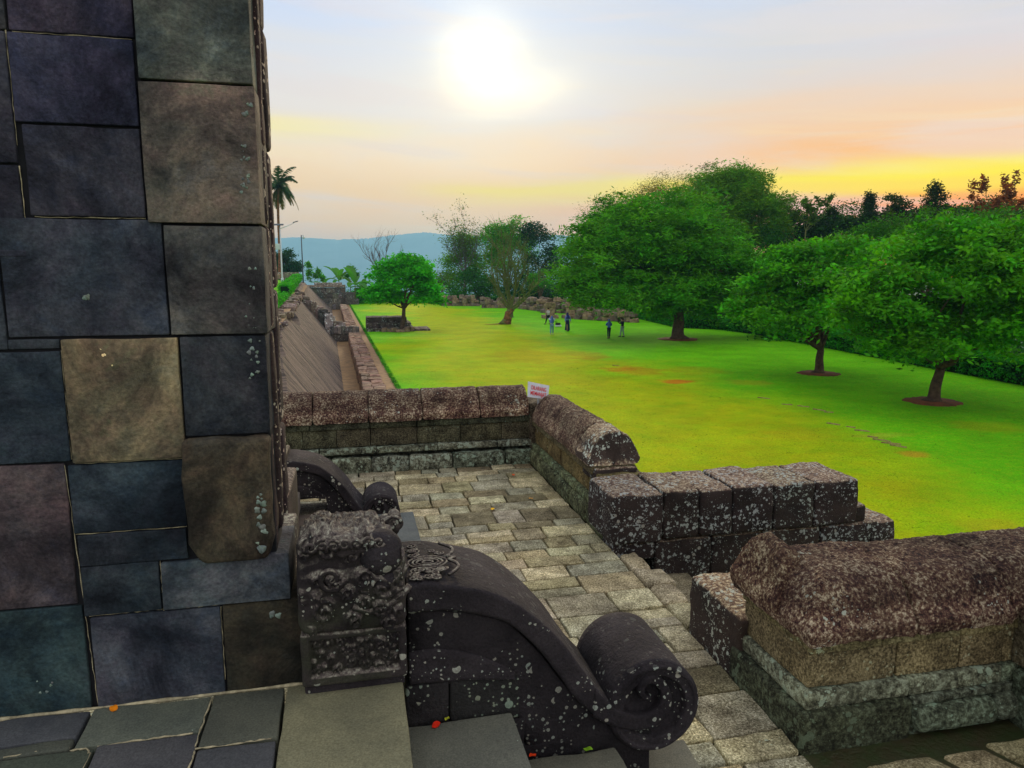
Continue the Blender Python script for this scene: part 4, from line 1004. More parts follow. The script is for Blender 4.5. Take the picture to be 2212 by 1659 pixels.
def limbs(mb, base, fork, pts, r0, n, seed=1, tint=(1,1,1), wob=.25, lean=(0,0)):
    """tapered trunk to the fork and limbs from it to crown points"""
    r=random.Random(seed); b=Vector(base); f=Vector(fork)
    tp=[];tr=[]
    for i in range(9):
        k=i/8; p=b.lerp(f,k)+Vector((math.sin(k*5+seed)*wob*.25*r0*3,math.cos(k*4+seed)*wob*.2*r0*3,0))*math.sin(math.pi*k); tp.append(p)
        tr.append(r0*(1.0-.32*k)*(1+.75*max(0,1-k*6)**2))
    tube(mb,tp,tr,12,tint)
    pts=[Vector(p[:3]) for p in pts]; mains=[]
    for i in range(n):
        q=r.choice(pts); q=f.lerp(q,.82); L=(q-f).length
        mid=f.lerp(q,.4)+Vector((r.uniform(-1,1),r.uniform(-1,1),r.uniform(.0,1)))*L*.12
        P=[]; 
        for k in range(8):
            u=k/7; P.append(f*(1-u)**2+mid*2*u*(1-u)+q*u*u+Vector((r.uniform(-1,1),r.uniform(-1,1),r.uniform(-1,1)))*L*.018*(u>0))
        R0=r0*r.uniform(.35,.6); tube(mb,P,[R0*(1-u/7*.88) for u in range(8)],7,tint,cap=True); mains.append((P,R0))
    for i in range(n*4):
        P,R0=r.choice(mains); k=r.randint(2,6); s=P[k]; q=min(r.sample(pts,min(12,len(pts))),key=lambda p:(p-s).length); q=s.lerp(q,.9)
        L=(q-s).length; m_=s.lerp(q,.5)+Vector((r.uniform(-1,1),r.uniform(-1,1),r.uniform(-1,1)))*L*.15
        tube(mb,[s,s.lerp(m_,.6),m_,q],[R0*.35,R0*.28,R0*.2,R0*.06],5,tint)
def tree(name,label,base,fork,ells,r0,dens=9,nleaf=26,lsize=.16,spread=.34,mat='leaf_mid',bark='bark',seed=1,nl=7,flat=.55,droop=.25,group=None,tint=(1,1,1),lo=.45,under=.35,cat='tree',asp=.45,extra=None,tv=.35):
    root=empty(name,label,cat,base,group)
    pts=crown_pts(ells,dens,seed,lo,under)
    mb=MB(); limbs(mb,base,fork,pts,r0,nl,seed); child(mb.build('trunk',M[bark]),root)
    mb=MB(); leaves(mb,pts,nleaf,lsize,spread,tint,seed,flat,droop,asp=asp,tv=tv)
    if extra: extra(mb)
    child(mb.build('crown',M[mat],smooth=False),root); return root
def ell(px,py,rpx,rpz,Y,depth=None):
    """crown lobe seen at a pixel, at the given distance along Y, radii in survey pixels"""
    p=aty(px,py,Y); s=p.length/ray(px,py).length
    rx=rpx*s; return (p.x,p.y,p.z,rx,depth or rx,rpz*s)
def soil_disc(p,rx,label):
    mb=MB(); n=40; r=random.Random(int(p.x*10)); vs=[(p.x,p.y,LAWN+.07)]
    for k in range(n): a=2*math.pi*k/n; q=rx*(1+.12*nz((math.cos(a),math.sin(a),p.x),1.5)+r.uniform(-.09,.09)); vs.append((p.x+q*math.cos(a),p.y+q*math.sin(a),LAWN+.055)); 
    for k in range(n): a=2*math.pi*k/n; v=vs[1+k]; vs.append((p.x+(v[0]-p.x)*1.06,p.y+(v[1]-p.y)*1.06,LAWN-.08))
    fs=[(0,1+k,1+(k+1)%n) for k in range(n)]+[(1+k,1+n+k,1+n+(k+1)%n,1+(k+1)%n) for k in range(n)]
    mb.add(vs,fs); tag(mb.build('tree_soil_ring',M['redsoil']),kind='structure')
# A near right tree
p=atz(2015,868,LAWN); soil_disc(p,1.05,''); Yt=p.y
tree('broadleaf_tree','nearest round-crowned green tree at the right, forked trunk in a ring of red soil',tuple(p),(p.x+.25,p.y,p.z+1.5),
 [ell(2040,610,185,120,Yt),ell(1910,680,110,90,Yt-.5),ell(2140,690,120,95,Yt+.5),ell(2020,740,150,60,Yt-1.2),ell(2060,560,110,80,Yt+1)],.27,dens=15,nleaf=30,lsize=.25,spread=.29,seed=3,nl=9,droop=.35)
# right-edge tree (crown only in frame)
p2=atz(2330,900,LAWN)
tree('broadleaf_tree','brighter green tree cut by the right edge of the photo, trunk out of frame',tuple(p2),(p2.x,p2.y,p2.z+1.8),
 [ell(2290,640,150,120,p2.y),ell(2230,560,110,80,p2.y+2),ell(2220,720,60,60,p2.y)],.25,dens=14,nleaf=30,lsize=.25,spread=.29,seed=5,droop=.35,tint=(1.2,1.1,1))
# B second tree
p=atz(1768,807,LAWN); soil_disc(p,1.05,''); Yt=p.y
tree('broadleaf_tree','second round-crowned tree from the right, straight slim trunk in a ring of soil',tuple(p),(p.x+.05,p.y,p.z+1.35),
 [ell(1760,600,130,85,Yt),ell(1670,660,75,75,Yt),ell(1850,650,85,90,Yt),ell(1750,690,130,55,Yt-1.5)],.26,dens=11,nleaf=30,lsize=.29,spread=.34,seed=8,nl=8,droop=.3)
# C big tree with feathery crown
p=atz(1465,733,LAWN); soil_disc(p,1.6,''); Yt=p.y
tree('feathery_tree','large spreading dark feathery tree with a thick trunk, in the middle of the tree row',tuple(p),(p.x-.1,p.y,p.z+2.6),
 [ell(1420,520,150,95,Yt,6),ell(1300,570,95,90,Yt,5),ell(1500,590,130,95,Yt,6),ell(1360,632,120,42,Yt-2,5),ell(1560,640,75,55,Yt,4),ell(1255,620,58,44,Yt-1,3),ell(1440,560,110,80,Yt+2,6),ell(1330,520,70,70,Yt+2,5),ell(1480,660,110,36,Yt+1,4)],.55,dens=9,nleaf=28,lsize=.42,spread=.48,seed=11,nl=10,mat='leaf_feather',asp=.26,droop=.15,flat=.4,under=.8,lo=.2)
# C2 tall one behind
p=Vector((44,82,LAWN-.5))
tree('feathery_tree','tallest feathery tree rising behind the large spreading one, spiky against the sky',tuple(p),(p.x,p.y,p.z+4),
 [ell(1580,440,100,72,82,6),ell(1530,520,120,70,82,6),ell(1625,500,70,80,82,5),ell(1575,400,48,34,82,3)],.5,dens=9,nleaf=30,lsize=.48,spread=.6,seed=13,nl=10,mat='leaf_feather',asp=.22,droop=.1,tint=(1.4,.9,.7))
p=Vector((36,98,LAWN-.5))
tree('feathery_tree','thin rust-topped feathery tree behind and left of the tallest one',tuple(p),(p.x,p.y,p.z+4),
 [ell(1450,420,62,38,98,5),ell(1340,470,70,40,98,5),ell(1420,460,90,50,98,5)],.4,dens=4.5,nleaf=22,lsize=.28,spread=.9,seed=14,nl=14,mat='leaf_olive',asp=.22,droop=.0,tint=(1.7,.75,.5))
# E small bright tree by the platform
p=atz(868,716,LAWN)
tree('small_green_tree','small bright green tree with a forked leaning trunk, beside the stepped platform',tuple(p),(p.x+.25,p.y,p.z+2.2),
 [ell(872,610,62,50,p.y),ell(825,640,38,26,p.y),ell(915,640,30,36,p.y),ell(880,585,40,28,p.y)],.24,dens=16,nleaf=20,lsize=.36,spread=.34,seed=17,nl=8,mat='leaf_bright',droop=.2,lo=.3)
mb=MB()
for i in range(26):
    a=i/26*2*math.pi; x=p.x-.4+1.4*math.cos(a)*rnd.uniform(.3,1); y=p.y+.9*math.sin(a)*rnd.uniform(.5,1); s=rnd.uniform(.14,.28); block(mb,x-s,x+s,y-s,y+s,LAWN-.1,LAWN+rnd.uniform(.15,.45),bev=.06,step=.2,amp=.04,tint=jit((1.2,1.1,.9),.2))
o=mb.build('stone_ring',M['rubble'],origin=(p.x-.4,p.y,LAWN)); tag(o,'ring of small rough stones round the foot of the small green tree','stone ring')
# D nearly bare twisted tree
def twiggy(name,label,base,fork,tips,r0,seed,bark,leafpts=None,mat='leaf_olive',nleaf=6,lsize=.2,spread=.3,cat='tree',sub=5,curve=.2):
    root=empty(name,label,cat,base); r=random.Random(seed); mb=MB(); b=Vector(base); f=Vector(fork); ends=[]
    P=[b.lerp(f,k/8)+Vector((math.sin(k*.9+seed)*r0*.5,0,0)) for k in range(9)]; tube(mb,P,[r0*(1.25-.5*k/8)*(1+.5*(k==0)) for k in range(9)],10)
    def grow(s,d,L,rad,lev):
        n=6; pts=[s]; dd=d.copy()
        for i in range(n):
            dd=(dd+Vector((r.gauss(0,1),r.gauss(0,1),r.gauss(0,1)))*curve*.55+Vector((0,0,.05))).normalized(); pts.append(pts[-1]+dd*L/n)
        tube(mb,pts,[rad*(1-.7*i/n) for i in range(n+1)],5 if lev<2 else 3,cap=False)
        ends.extend(pts[2:])
        if lev<3:
            for i in range(sub if lev<2 else 3):
                k=r.randint(2,n); a=r.uniform(0,6.28); q=(dd+Vector((math.cos(a),math.sin(a),r.uniform(-.1,.7)))*r.uniform(.35,.8)).normalized()
                grow(pts[k],q,L*r.uniform(.4,.62),rad*.45,lev+1)
    for tip in tips:
        d=Vector(tip)-f; grow(f+Vector((r.uniform(-.2,.2),r.uniform(-.2,.2),-r.uniform(0,.3)))*r0*2,d.normalized(),d.length*.75,r0*r.uniform(.3,.5),0)
    child(mb.build('trunk',M[bark]),root)
    if nleaf:
        mb=MB(); r.shuffle(ends); pts=[(*e,1) for e in ends if (e-f).length>1.2][:700]
        leaves(mb,pts,nleaf,lsize,spread,seed=seed,flat=1,asp=.4); child(mb.build('crown',M[mat],smooth=False),root)
    return root
p=atz(1092,700,LAWN); q=aty(1103,668,p.y)
tips=[aty(a,b,p.y+rnd.uniform(-2,2)) for a,b in [(1035,585),(1060,545),(1085,525),(1105,520),(1130,530),(1155,555),(1180,590),(1050,620),(1170,640),(1095,560),(1125,570),(1075,580)]]
twiggy('bare_twisted_tree','nearly bare tree with peeling red-brown trunk and thin upright branches, left of the people',tuple(p),tuple(q),tips,.34,4,'barkgreen',nleaf=2,lsize=.22,spread=.4,sub=6)
r_=[o for o in bpy.data.objects if o.name.startswith('bare_twisted_tree')][0]
mb=MB(); P=[p.lerp(q,k/10)+Vector((math.sin(k*.8)*.12,-.02,0)) for k in range(11)]; tube(mb,P,[.52-.022*k+.07*math.sin(k*2) for k in range(11)],10); tube(mb,[P[0],P[0]+Vector((-.9,0,-.02)),P[0]+Vector((-2.6,.1,-.05))],[.2,.12,.03],6)
child(mb.build('peeling_bark',M['barkred']),r_)
# F leafless tree over the valley
p=Vector((3.2,150,-14)); b=aty(815,625,150)
twiggy('leafless_tree','leafless grey-purple tree silhouetted against the blue hills, behind the small green tree',tuple(b),tuple(aty(818,592,150)),[aty(a,c,150+rnd.uniform(-2,2)) for a,c in [(768,535),(790,515),(830,512),(860,545),(870,560),(800,540),(845,530)]],.28,9,'barkgrey',nleaf=0,sub=5,curve=.25)
b=aty(1000,660,135)
for k,(lab,bx,tp) in enumerate([('thin dry saplings left of the wooded clump, against the blue valley',955,[(945,600),(965,605),(950,625)]),('brown half-bare tree with rusty top leaves, left in the wooded clump',1003,[(965,510),(985,480),(1005,475),(1030,480),(1045,520),(975,540),(960,530),(1040,500),(1015,500),(990,520)])]):
    twiggy('thin_tree',lab,tuple(aty(bx,655,132+k*3)),tuple(aty(bx,620 if k==0 else 590,132+k*3)),[aty(a,c,132+k*3+rnd.uniform(-2,2)) for a,c in tp],.22,20+k,'barkgrey',nleaf=5 if k else 1,lsize=.4,spread=.7,mat='leaf_olive',sub=5)
# G clump behind the rubble
def bg(name,label,px,py0,Y,lobes,mat,seed,dens=3.2,nleaf=24,ls=.42,sp=.85,r0=.35,tint=(1,1,1),asp=.5,droop=.1,lo=.5,under=.6,flat=.6,tv=.35):
    b=aty(px,py0,Y); b.z=min(b.z,terr(b.x,b.y)) if Y<150 else b.z
    top=min(l[1] for l in lobes); f=aty(px,py0-(py0-top)*.35,Y)
    return tree(name,label,tuple(b),tuple(f),[ell(a,c,rx,rz,Y+rnd.uniform(-1,1)) for (a,c,rx,rz) in lobes],r0,dens=dens,nleaf=nleaf,lsize=ls,spread=sp,seed=seed,nl=5,mat=mat,tint=tint,asp=asp,droop=droop,lo=lo,under=under,flat=flat,tv=tv)
bg('background_tree','olive green tree behind the rusty half-bare one, above the left rubble',1005,660,140,[(1000,580,40,50),(980,610,30,30),(1010,540,26,30)],'leaf_olive',31,tint=(1.1,1.6,1))
bg('background_tree','dense mid-green tree with a flat leafy top, centre of the wooded clump',1090,660,142,[(1075,520,40,36),(1110,510,38,34),(1095,560,50,60)],'leaf_mid',32,tint=(1.0,1.0,1))
bg('background_tree','dark conical tree at the right end of the wooded clump',1155,660,140,[(1160,540,38,52),(1150,505,24,28),(1185,560,20,40),(1160,600,42,45)],'leaf_deep',33,tint=(1,1.2,1))
bg('background_tree','small round bright green tree behind the stone pillars',1166,660,118,[(1166,613,27,24)],'leaf_mid',34,dens=5,nleaf=30,ls=.3,sp=.5)
bg('background_tree','dark shrubby tree under the round bright one',1170,665,122,[(1160,640,40,25),(1200,640,30,30),(1120,640,36,22)],'leaf_deep',35,dens=4,tint=(1.2,1.5,1))
bg('background_tree','green tree filling below the rusty tree, left of the bare trunk',1030,662,128,[(1030,615,30,36),(1055,620,28,34),(985,640,28,18)],'leaf_dark',36,dens=4,tint=(1.5,1.6,1))
# right wood behind the hedge
RW=[('dark tree behind and right of the large feathery one',1625,700,76,[(1640,560,60,70),(1650,630,60,60),(1600,600,40,60)],'leaf_dark',(1.2,1.3,1)),
 ('shadowy understorey tree left of the thick trunk',1380,690,92,[(1330,650,80,40),(1400,660,70,34),(1260,620,50,45),(1235,560,36,45)],'leaf_feather',(.7,.8,1)),
 ('shadowy understorey tree right of the thick trunk',1560,700,72,[(1540,670,70,36),(1600,690,50,26)],'leaf_dark',(.9,1.2,1)),
 ('dark evergreen below the orange skyline, right of the coconut crown',1740,700,84,[(1730,510,60,40),(1700,480,40,28),(1780,500,50,36),(1745,560,80,50)],'leaf_dark',(.8,.8,1)),
 ('deep green tree between the second and nearest trees',1880,720,60,[(1860,560,60,50),(1900,600,60,70),(1880,680,60,50)],'leaf_dark',(1.3,1.4,1)),
 ('broad green tree above and behind the nearest tree',2000,720,48,[(1960,520,90,50),(2050,500,90,45),(1880,530,60,36),(2150,510,90,50)],'leaf_mid',(.65,.6,.9)),
 ('dark tree behind the right edge foliage',2150,740,56,[(2140,540,80,70),(2200,620,60,80),(2120,640,60,70)],'leaf_dark',(1.1,1.1,1)),
 ('rust-topped tree on the skyline below the slim conifer',1860,650,88,[(1850,480,60,34),(1900,500,60,34),(1800,495,50,30)],'leaf_dark',(2.6,1.1,.6)),
 ('rust-topped tree on the skyline below the widest conifer',2040,650,84,[(2030,478,70,30),(1970,490,60,30),(2090,485,60,34)],'leaf_dark',(2.4,1.1,.6)),
 ('olive tree on the skyline under the far right papaya-like stems',2170,650,82,[(2150,470,60,34),(2210,480,50,40)],'leaf_dark',(2.6,1.3,.6)),
 ('tangled dark thicket beneath the second tree',1690,740,56,[(1680,700,60,40),(1740,710,60,40),(1820,730,60,36)],'leaf_dark',(1.2,1.6,1)),
 ('dark thicket beneath the nearest tree',2080,790,42,[(1960,760,60,36),(2080,770,90,36),(2190,770,60,40)],'leaf_dark',(1.2,1.6,1.1))]
for i,(lab,px,py,Y,lb,mt,tn) in enumerate(RW): bg('background_tree',lab,px,py,Y,lb,mt,50+i,dens=5.5 if Y>55 else 6.5,nleaf=26,ls=.30 if Y>55 else .24,sp=.62 if Y>55 else .5,tint=tn,r0=.3)
def cone_tree(name,label,px,top,bot,w,Y,seed,mat='leaf_rust',tint=(.5,.8,.6)):
    r=random.Random(seed); pts=[]
    for k in range(230):
        f=r.random()**.8; yy=top+(bot-top)*f; a=r.uniform(0,6.28); q=aty(px,yy,Y); s=q.length/ray(px,yy).length; R_=w*f*s*r.uniform(.3,1)*(1+.25*math.sin(f*22))
        pts.append((q.x+R_*math.cos(a),q.y+R_*math.sin(a),q.z,1))
    b=aty(px,bot+120,Y); root=empty(name,label,'tree',tuple(b)); mb=MB(); t0=aty(px,top,Y); tube(mb,[b,b.lerp(t0,.5),t0],[.28,.18,.03],7); child(mb.build('trunk',M['bark']),root)
    mb=MB(); leaves(mb,pts,16,.3,.32,tint,seed,.8); child(mb.build('crown',M[mat],smooth=False),root)
cone_tree('conifer','sharp dark conifer on the orange skyline, the widest cone',2022,395,480,50,70,71,'leaf_dark',(1.6,.5,.5))
cone_tree('conifer','slim conifer on the orange skyline, left of the widest cone',1879,418,490,20,78,72,'leaf_dark',(1.1,.6,.6))
cone_tree('conifer','short conifer at the left end of the orange skyline row',1795,450,490,14,82,75,'leaf_dark',(1.3,.6,.5))
bg('background_tree','rust-edged loose tree between two conifers on the skyline',1940,560,74,[(1925,450,16,30),(1950,440,18,22),(1945,475,30,20),(1912,470,14,20)],'leaf_dark',73,tint=(2.2,.7,.5),dens=7,ls=.34,sp=.4,r0=.15)
bg('background_tree','low dark tree closing the skyline between the conifers',1850,600,80,[(1830,490,40,20),(1900,490,50,22),(1990,480,50,20),(2080,480,50,22),(1770,490,34,18)],'leaf_dark',74,tint=(1.1,.8,.6),dens=7,sp=.5,r0=.15)
for k,(lab,a0,tp) in enumerate([('sparse papaya-like stems with rusty leaf tufts at the far right skyline',2150,[(2105,425),(2120,405),(2145,410),(2168,400),(2200,400),(2130,440),(2185,430),(2205,440)]),
   ('thin long-stalked saplings on the skyline right of the coconut crown',1740,[(1725,440),(1748,438),(1775,442),(1800,455),(1760,470)])]):
    twiggy('thin_tree',lab,tuple(aty(a0,560,62+k*14)),tuple(aty(a0,500,62+k*14)),[aty(a,c,62+k*14) for a,c in tp],.10,80+k,'barkgreen',nleaf=3,lsize=.42,spread=.16,mat='leaf_rust' if k==0 else 'leaf_olive',sub=2,curve=.1)
# ---- palms
def palm(name,label,base,crown,r0,nf,L,seed,lean=0,side=None,tint=(1,1,1)):
    root=empty(name,label,'palm tree',tuple(base)); r=random.Random(seed); mb=MB(); b,c=Vector(base),Vector(crown)
    tube(mb,[b.lerp(c,k/12)+Vector((math.sin(k*.5)*.12,0,0)) for k in range(13)],[r0*(1.2-.4*k/12)*(1+.06*(k%2)) for k in range(13)],9); child(mb.build('trunk',M['barkred']),root)
    for i in range(nf):
        a=i*2.399+seed; el=r.uniform(-.35,1.35); LL=L*r.uniform(.75,1.1)
        mb=MB(); pts=[]; d=Vector((math.cos(a)*math.cos(el),math.sin(a)*math.cos(el),math.sin(el))); p=c.copy(); n=16
        for k in range(n+1): pts.append(p.copy()); d=(d+Vector((0,0,-.085-.03*k/n*3))).normalized(); p=p+d*LL/n
        tube(mb,pts,[.05*(1-.8*k/n) for k in range(n+1)],4)
        sd=Vector((-math.sin(a),math.cos(a),0))
        for k in range(1,n*3):
            f=k/(n*3); j=min(n-1,int(f*n)); q=pts[j].lerp(pts[j+1],f*n-j); dd=(pts[j+1]-pts[j]).normalized(); ll=LL*.26*math.sin(math.pi*min(1,f*.9+.1))**.6
            for s in (1,-1):
                tip=q+(sd*s*.75+dd*.6+Vector((0,0,-.55*r.uniform(.4,1.3)))).normalized()*ll*r.uniform(.7,1.1); w=dd*.075
                m_=q.lerp(tip,.5)+Vector((0,0,.04*ll)); mb.add([q-w,q+w,m_+w*.9,tip,m_-w*.9],[(0,1,2,4),(4,2,3)],tuple(x*r.uniform(.7,1.3) for x in (tint if el>0 else (3.2,1.2,.5))))
        child(mb.build('frond',M['leaf_palm'],smooth=False),root)
    mb=MB()
    for k in range(7): blob(mb,(c.x+r.uniform(-.3,.3),c.y+r.uniform(-.3,.3),c.z-r.uniform(.1,.45)),(.14,.14,.17),10,rings=8)
    child(mb.build('coconuts',simple('coconut'+str(seed),(.16,.10,.03))),root)
palm('coconut_palm','tall slender coconut palm beside the gate wall edge, rising behind the lamp post',aty(603,612,126),aty(602,404,126),.22,26,4.6,3)
palm('coconut_palm','coconut palm crown poking out of the wood right of the tallest tree',aty(1668,600,92),aty(1672,448,92),.25,13,3.4,6,tint=(2.0,1.0,.6))
# banana plants and papayas at the ditch end
def banana(label,base,h,seed,tint=(1,1,1),nb=8):
    root=empty('banana_plant',label,'banana plant',tuple(base)); r=random.Random(seed); b=Vector(base); mb=MB(); tube(mb,[b,b+Vector((0,0,h*.25)),b+Vector((.03,0,h*.5))],[.16,.13,.08],8); child(mb.build('stem',M['barkgreen']),root)
    for i in range(nb):
        a=i*2.4+seed; el=r.uniform(.5,1.3); LL=h*r.uniform(.45,.75); d=Vector((math.cos(a)*math.cos(el),math.sin(a)*math.cos(el),math.sin(el))); p=b+Vector((.03,0,h*.48)); n=12; mb=MB(); sd=Vector((-math.sin(a),math.cos(a),0)); vs=[]
        for k in range(n+1):
            f=k/n; w=LL*.17*max(0,math.sin(math.pi*max(0,(f-.12)/.88)))**.55+.012
            vs+= [p+sd*w+Vector((0,0,w*.35+r.uniform(-.03,.03))),p.copy(),p-sd*w+Vector((0,0,w*.35+r.uniform(-.03,.03)))]; d=(d+Vector((0,0,-.11))).normalized(); p=p+d*LL/n
        mb.add(vs,[(k*3+q,k*3+q+1,k*3+q+4,k*3+q+3) for k in range(n) for q in (0,1)],tuple(x*r.uniform(.75,1.2) for x in tint)); child(mb.build('leaf',M['leaf_banana']),root)
banana('banana plant behind the end wall of the ditch, its leaves against the blue valley',aty(733,640,142),5.8,1)
banana('taller banana plant right of the end wall, beside the small green tree',aty(768,655,136),6.6,2)
banana('leaning banana plant just left of the small green tree',aty(785,655,138),5.0,4)
banana('low banana plant half hidden behind the scarp end, above the lichen-blotched steps',aty(700,640,146),4.4,7,nb=6)
banana('broad banana leaves at the right edge beyond the hedge',aty(2190,815,40),2.6,9,(1,.9,1))
twiggy('papaya_plant','thin papaya-like plant with leaf tufts, right of the camera pole',tuple(aty(683,640,140)),tuple(aty(683,612,140)),[aty(a,c,140) for a,c in [(668,582),(690,578),(700,590),(655,598),(710,600)]],.09,91,'barkgreen',nleaf=9,lsize=.5,spread=.22,mat='leaf_mid',sub=1,cat='plant',curve=.1)
twiggy('papaya_plant','tall papaya-like plant with leaf tufts between the banana plants',tuple(aty(757,650,144)),tuple(aty(757,610,144)),[aty(a,c,144) for a,c in [(752,575),(765,580),(775,595),(745,600)]],.1,92,'barkgreen',nleaf=10,lsize=.5,spread=.24,mat='leaf_mid',sub=1,cat='plant',curve=.1)
bg('background_tree','round dark tree behind the lamp post on the upper lawn',618,605,150,[(617,568,26,26),(605,585,18,18),(630,585,16,18)],'leaf_deep',95,dens=7,nleaf=34,ls=.4,sp=.55,tint=(1,1.3,1.2))
bg('shrub','bright low shrubs at the far edge of the lawn, left behind the small green tree',800,655,139,[(800,640,36,16),(830,645,40,14),(770,650,20,12),(890,650,40,10),(930,648,24,12)],'leaf_bright',96,dens=6,nleaf=26,ls=.35,sp=.5,r0=.06)
# hedges: clipped, leaf skinned
def hedge(label,pts,w,h,n,ls,seed,mat='leaf_hedge',tint=(1,1,1),zb=None):
    root=empty('hedge',label,'hedge',tuple(pts[0])); r=random.Random(seed); P=[Vector(p) for p in pts]; L=[0]
    for a,b in zip(P[:-1],P[1:]): L.append(L[-1]+(b-a).length)
    cl=[]; core=MB()
    for a,b in zip(P[:-1],P[1:]):
        d=(b-a).normalized(); s=Vector((d.y,-d.x,0)); w_=w*.42
        q=[a-s*w_,a+s*w_,b+s*w_,b-s*w_]; zt=Vector((0,0,h*.9)); core.add([*q,*[v+zt for v in q]],[(4,5,6,7),(0,1,5,4),(1,2,6,5),(2,3,7,6),(3,0,4,7)],(.25,.3,.25))
    for i in range(n):
        t_=r.uniform(0,L[-1]); k=max(j for j in range(len(L)-1) if L[j]<=t_); a,b=P[k],P[k+1]; d=(b-a).normalized(); s=Vector((d.y,-d.x,0)); q=a+d*(t_-L[k])
        u=r.random(); hh=h*(1+.10*nz((q.x,q.y,0),.6,seed))
        if u<.4: o=s*r.uniform(-w/2,w/2)+Vector((0,0,hh))
        else: o=s*(w/2 if r.random()<.5 else -w/2)+Vector((0,0,r.uniform(0.03,hh)))
        p=q+o; cl.append((p.x,p.y,p.z,1))
    mb=MB(); leaves(mb,cl,9,ls,.11,tint,seed,1,tv=.25,asp=.6); child(mb.build('foliage',M[mat],smooth=False),root)
    child(core.build('branches',M['leaf_dark'],smooth=False),root)
hp=[atz(a,b,LAWN) for a,b in [(2420,868),(2212,830),(2050,800),(1880,768),(1750,742),(1640,722),(1560,712),(1470,708),(1385,688),(1330,672),(1250,664)]]
hedge('long clipped hedge bounding the lawn on the right, running behind the tree row',hp,.9,1.15,9000,.16,1)
hedge('low hedge strip at the far end of the lawn behind the rubble',[Vector((38,128,LAWN)),Vector((14,134,LAWN))],1,1.1,1400,.3,2,tint=(1.2,1.2,1))
hedge('small clipped hedge along the edge of the upper lawn, next to the gate wall',[Vector((WX_(xtop(y)-1.25,y),y,ztop(y)+.02)) for y in (34,46,58,68)],.6,.42,1400,.14,3,tint=(1.4,1.3,1))
hedge('far piece of the upper lawn hedge, nearer the lamp post',[Vector((WX_(xtop(y)-1.35,y),y,max(ztop(y),zup(y))-.1)) for y in (72,88,104,114)],.9,.7,1500,.2,4,tint=(1.4,1.3,1))
# undergrowth behind the hedge
mb=MB(); cl=[]
for i in range(2600):
    y=rnd.uniform(22,118); x=rnd.uniform(36.5,60); cl.append((x,y,LAWN-.9+rnd.uniform(0,2.4)*min(1,(x-35.5)/5),1))
leaves(mb,cl,12,.32,.5,seed=77,tint=(1.3,1.5,1)); tag(mb.build('undergrowth',M['leaf_dark'],smooth=False),'tangled dark undergrowth behind the long clipped hedge','undergrowth',kind='stuff')
mb=MB(); cl=[]
for i in range(1200):
    y=rnd.uniform(140,165); x=rnd.uniform(-8,45); cl.append((x,y,terr(x,y)+1.2+rnd.uniform(-1,1.6),1.4))
leaves(mb,cl,12,.5,.9,seed=78,tint=(1.3,1.7,1)); tag(mb.build('slope_scrub',M['leaf_dark'],smooth=False),'low scrub on the slope falling away beyond the lawn','scrub',kind='stuff')
# grass fringe along the lawn's cut edge and loose tufts
mb=MB(); r=np.random.default_rng(5)
cl=[(WX_(2.97,y)+rnd.uniform(-.06,.12),y,LAWN+.01,1) for y in [9.5+rnd.random()**1.6*125 for _ in range(5200)]]
leaves(mb,cl,7,.09,.05,seed=79,tint=(.7,.6,.8),asp=.16,flat=.4); tag(mb.build('lawn_edge_grass',M['leaf_bright'],smooth=False),'ragged grass along the cut edge of the lawn beside the dirt strip','grass',kind='stuff')
mb=MB(); cl=[]
for i in range(9000):
    f=rnd.random()**.6; y=2+rnd.random()**1.3*40; x=2.8+rnd.random()*26; cl.append((x,y,lz(x,y)+.005,1))
leaves(mb,cl,5,.06,.08,seed=80,tint=(2.6,1.15,.4),asp=.2,flat=.1,tv=.4); tag(mb.build('loose_grass',M['leaf_mid'],smooth=False),'loose longer grass blades scattered over the near lawn','grass',kind='stuff')

# ------------------------------------------------------------------ loose stone blocks in the piles
srcs=[]
for k in range(7):
    mb=MB(); s=(rnd.uniform(.32,.55),rnd.uniform(.28,.42),rnd.uniform(.30,.55)); block(mb,-s[0],s[0],-s[1],s[1],0,s[2]*1.5,bev=.07,step=.25,amp=.05,tint=jit(rnd.choice([(1,1,1),(1.35,1.1,.95),(.8,.75,.75),(1.2,1.15,1.05)]),.15)); o=mb.build('stone_block',M['rubble']); srcs.append(o)
cnt=0
def put_stone(x,y,z,s,lab,gr,first={}):
    global cnt
    k=cnt%7; src=srcs[k]
    o=src if cnt<7 else src.copy()
    if cnt>=7: COL.objects.link(o)
    o.location=(x,y,z); o.rotation_euler=(rnd.uniform(-.25,.25),rnd.uniform(-.25,.25),rnd.uniform(0,6.28)); o.scale=(s,s,s); cnt+=1
    tag(o,lab,'stone block',gr)
G1='blocks in the long rubble pile'; L1='rough brown stone block stacked in the long pile behind the people'
L2='rough stone block in the left rubble pile, left of the bare twisted tree'; L3='mossy stone block in the small pile beside the hedge, behind the two right-hand people'
def zone(px0,px1,py,layers,step,lab,gr,depth=1):
    px=px0
    while px<px1:
        base=atz(px,py(px),LAWN)
        for d in range(depth):
            for l in range(layers):
                if rnd.random()<.12*l: continue
                put_stone(base.x+rnd.uniform(-.15,.15),base.y+d*1.0+rnd.uniform(-.2,.2),LAWN-.05+l*.62+d*.18,rnd.uniform(.85,1.2),lab,gr)
        px+=step*rnd.uniform(.9,1.15)
zone(958,1036,lambda x:661,3,7.5,L2,'blocks in the left rubble pile')
zone(1045,1105,lambda x:665,3,8,L1,G1)
zone(1108,1175,lambda x:664+(x-1108)*.15,3,7.5,L1,G1)
zone(1125,1265,lambda x:657+(x-1125)*.14,3,9,L1,G1)
zone(1176,1262,lambda x:676+(x-1176)*.02,2,11,L1,G1)
zone(1255,1378,lambda x:690+(x-1255)*.06,2,11,L3,'blocks in the small pile by the hedge')
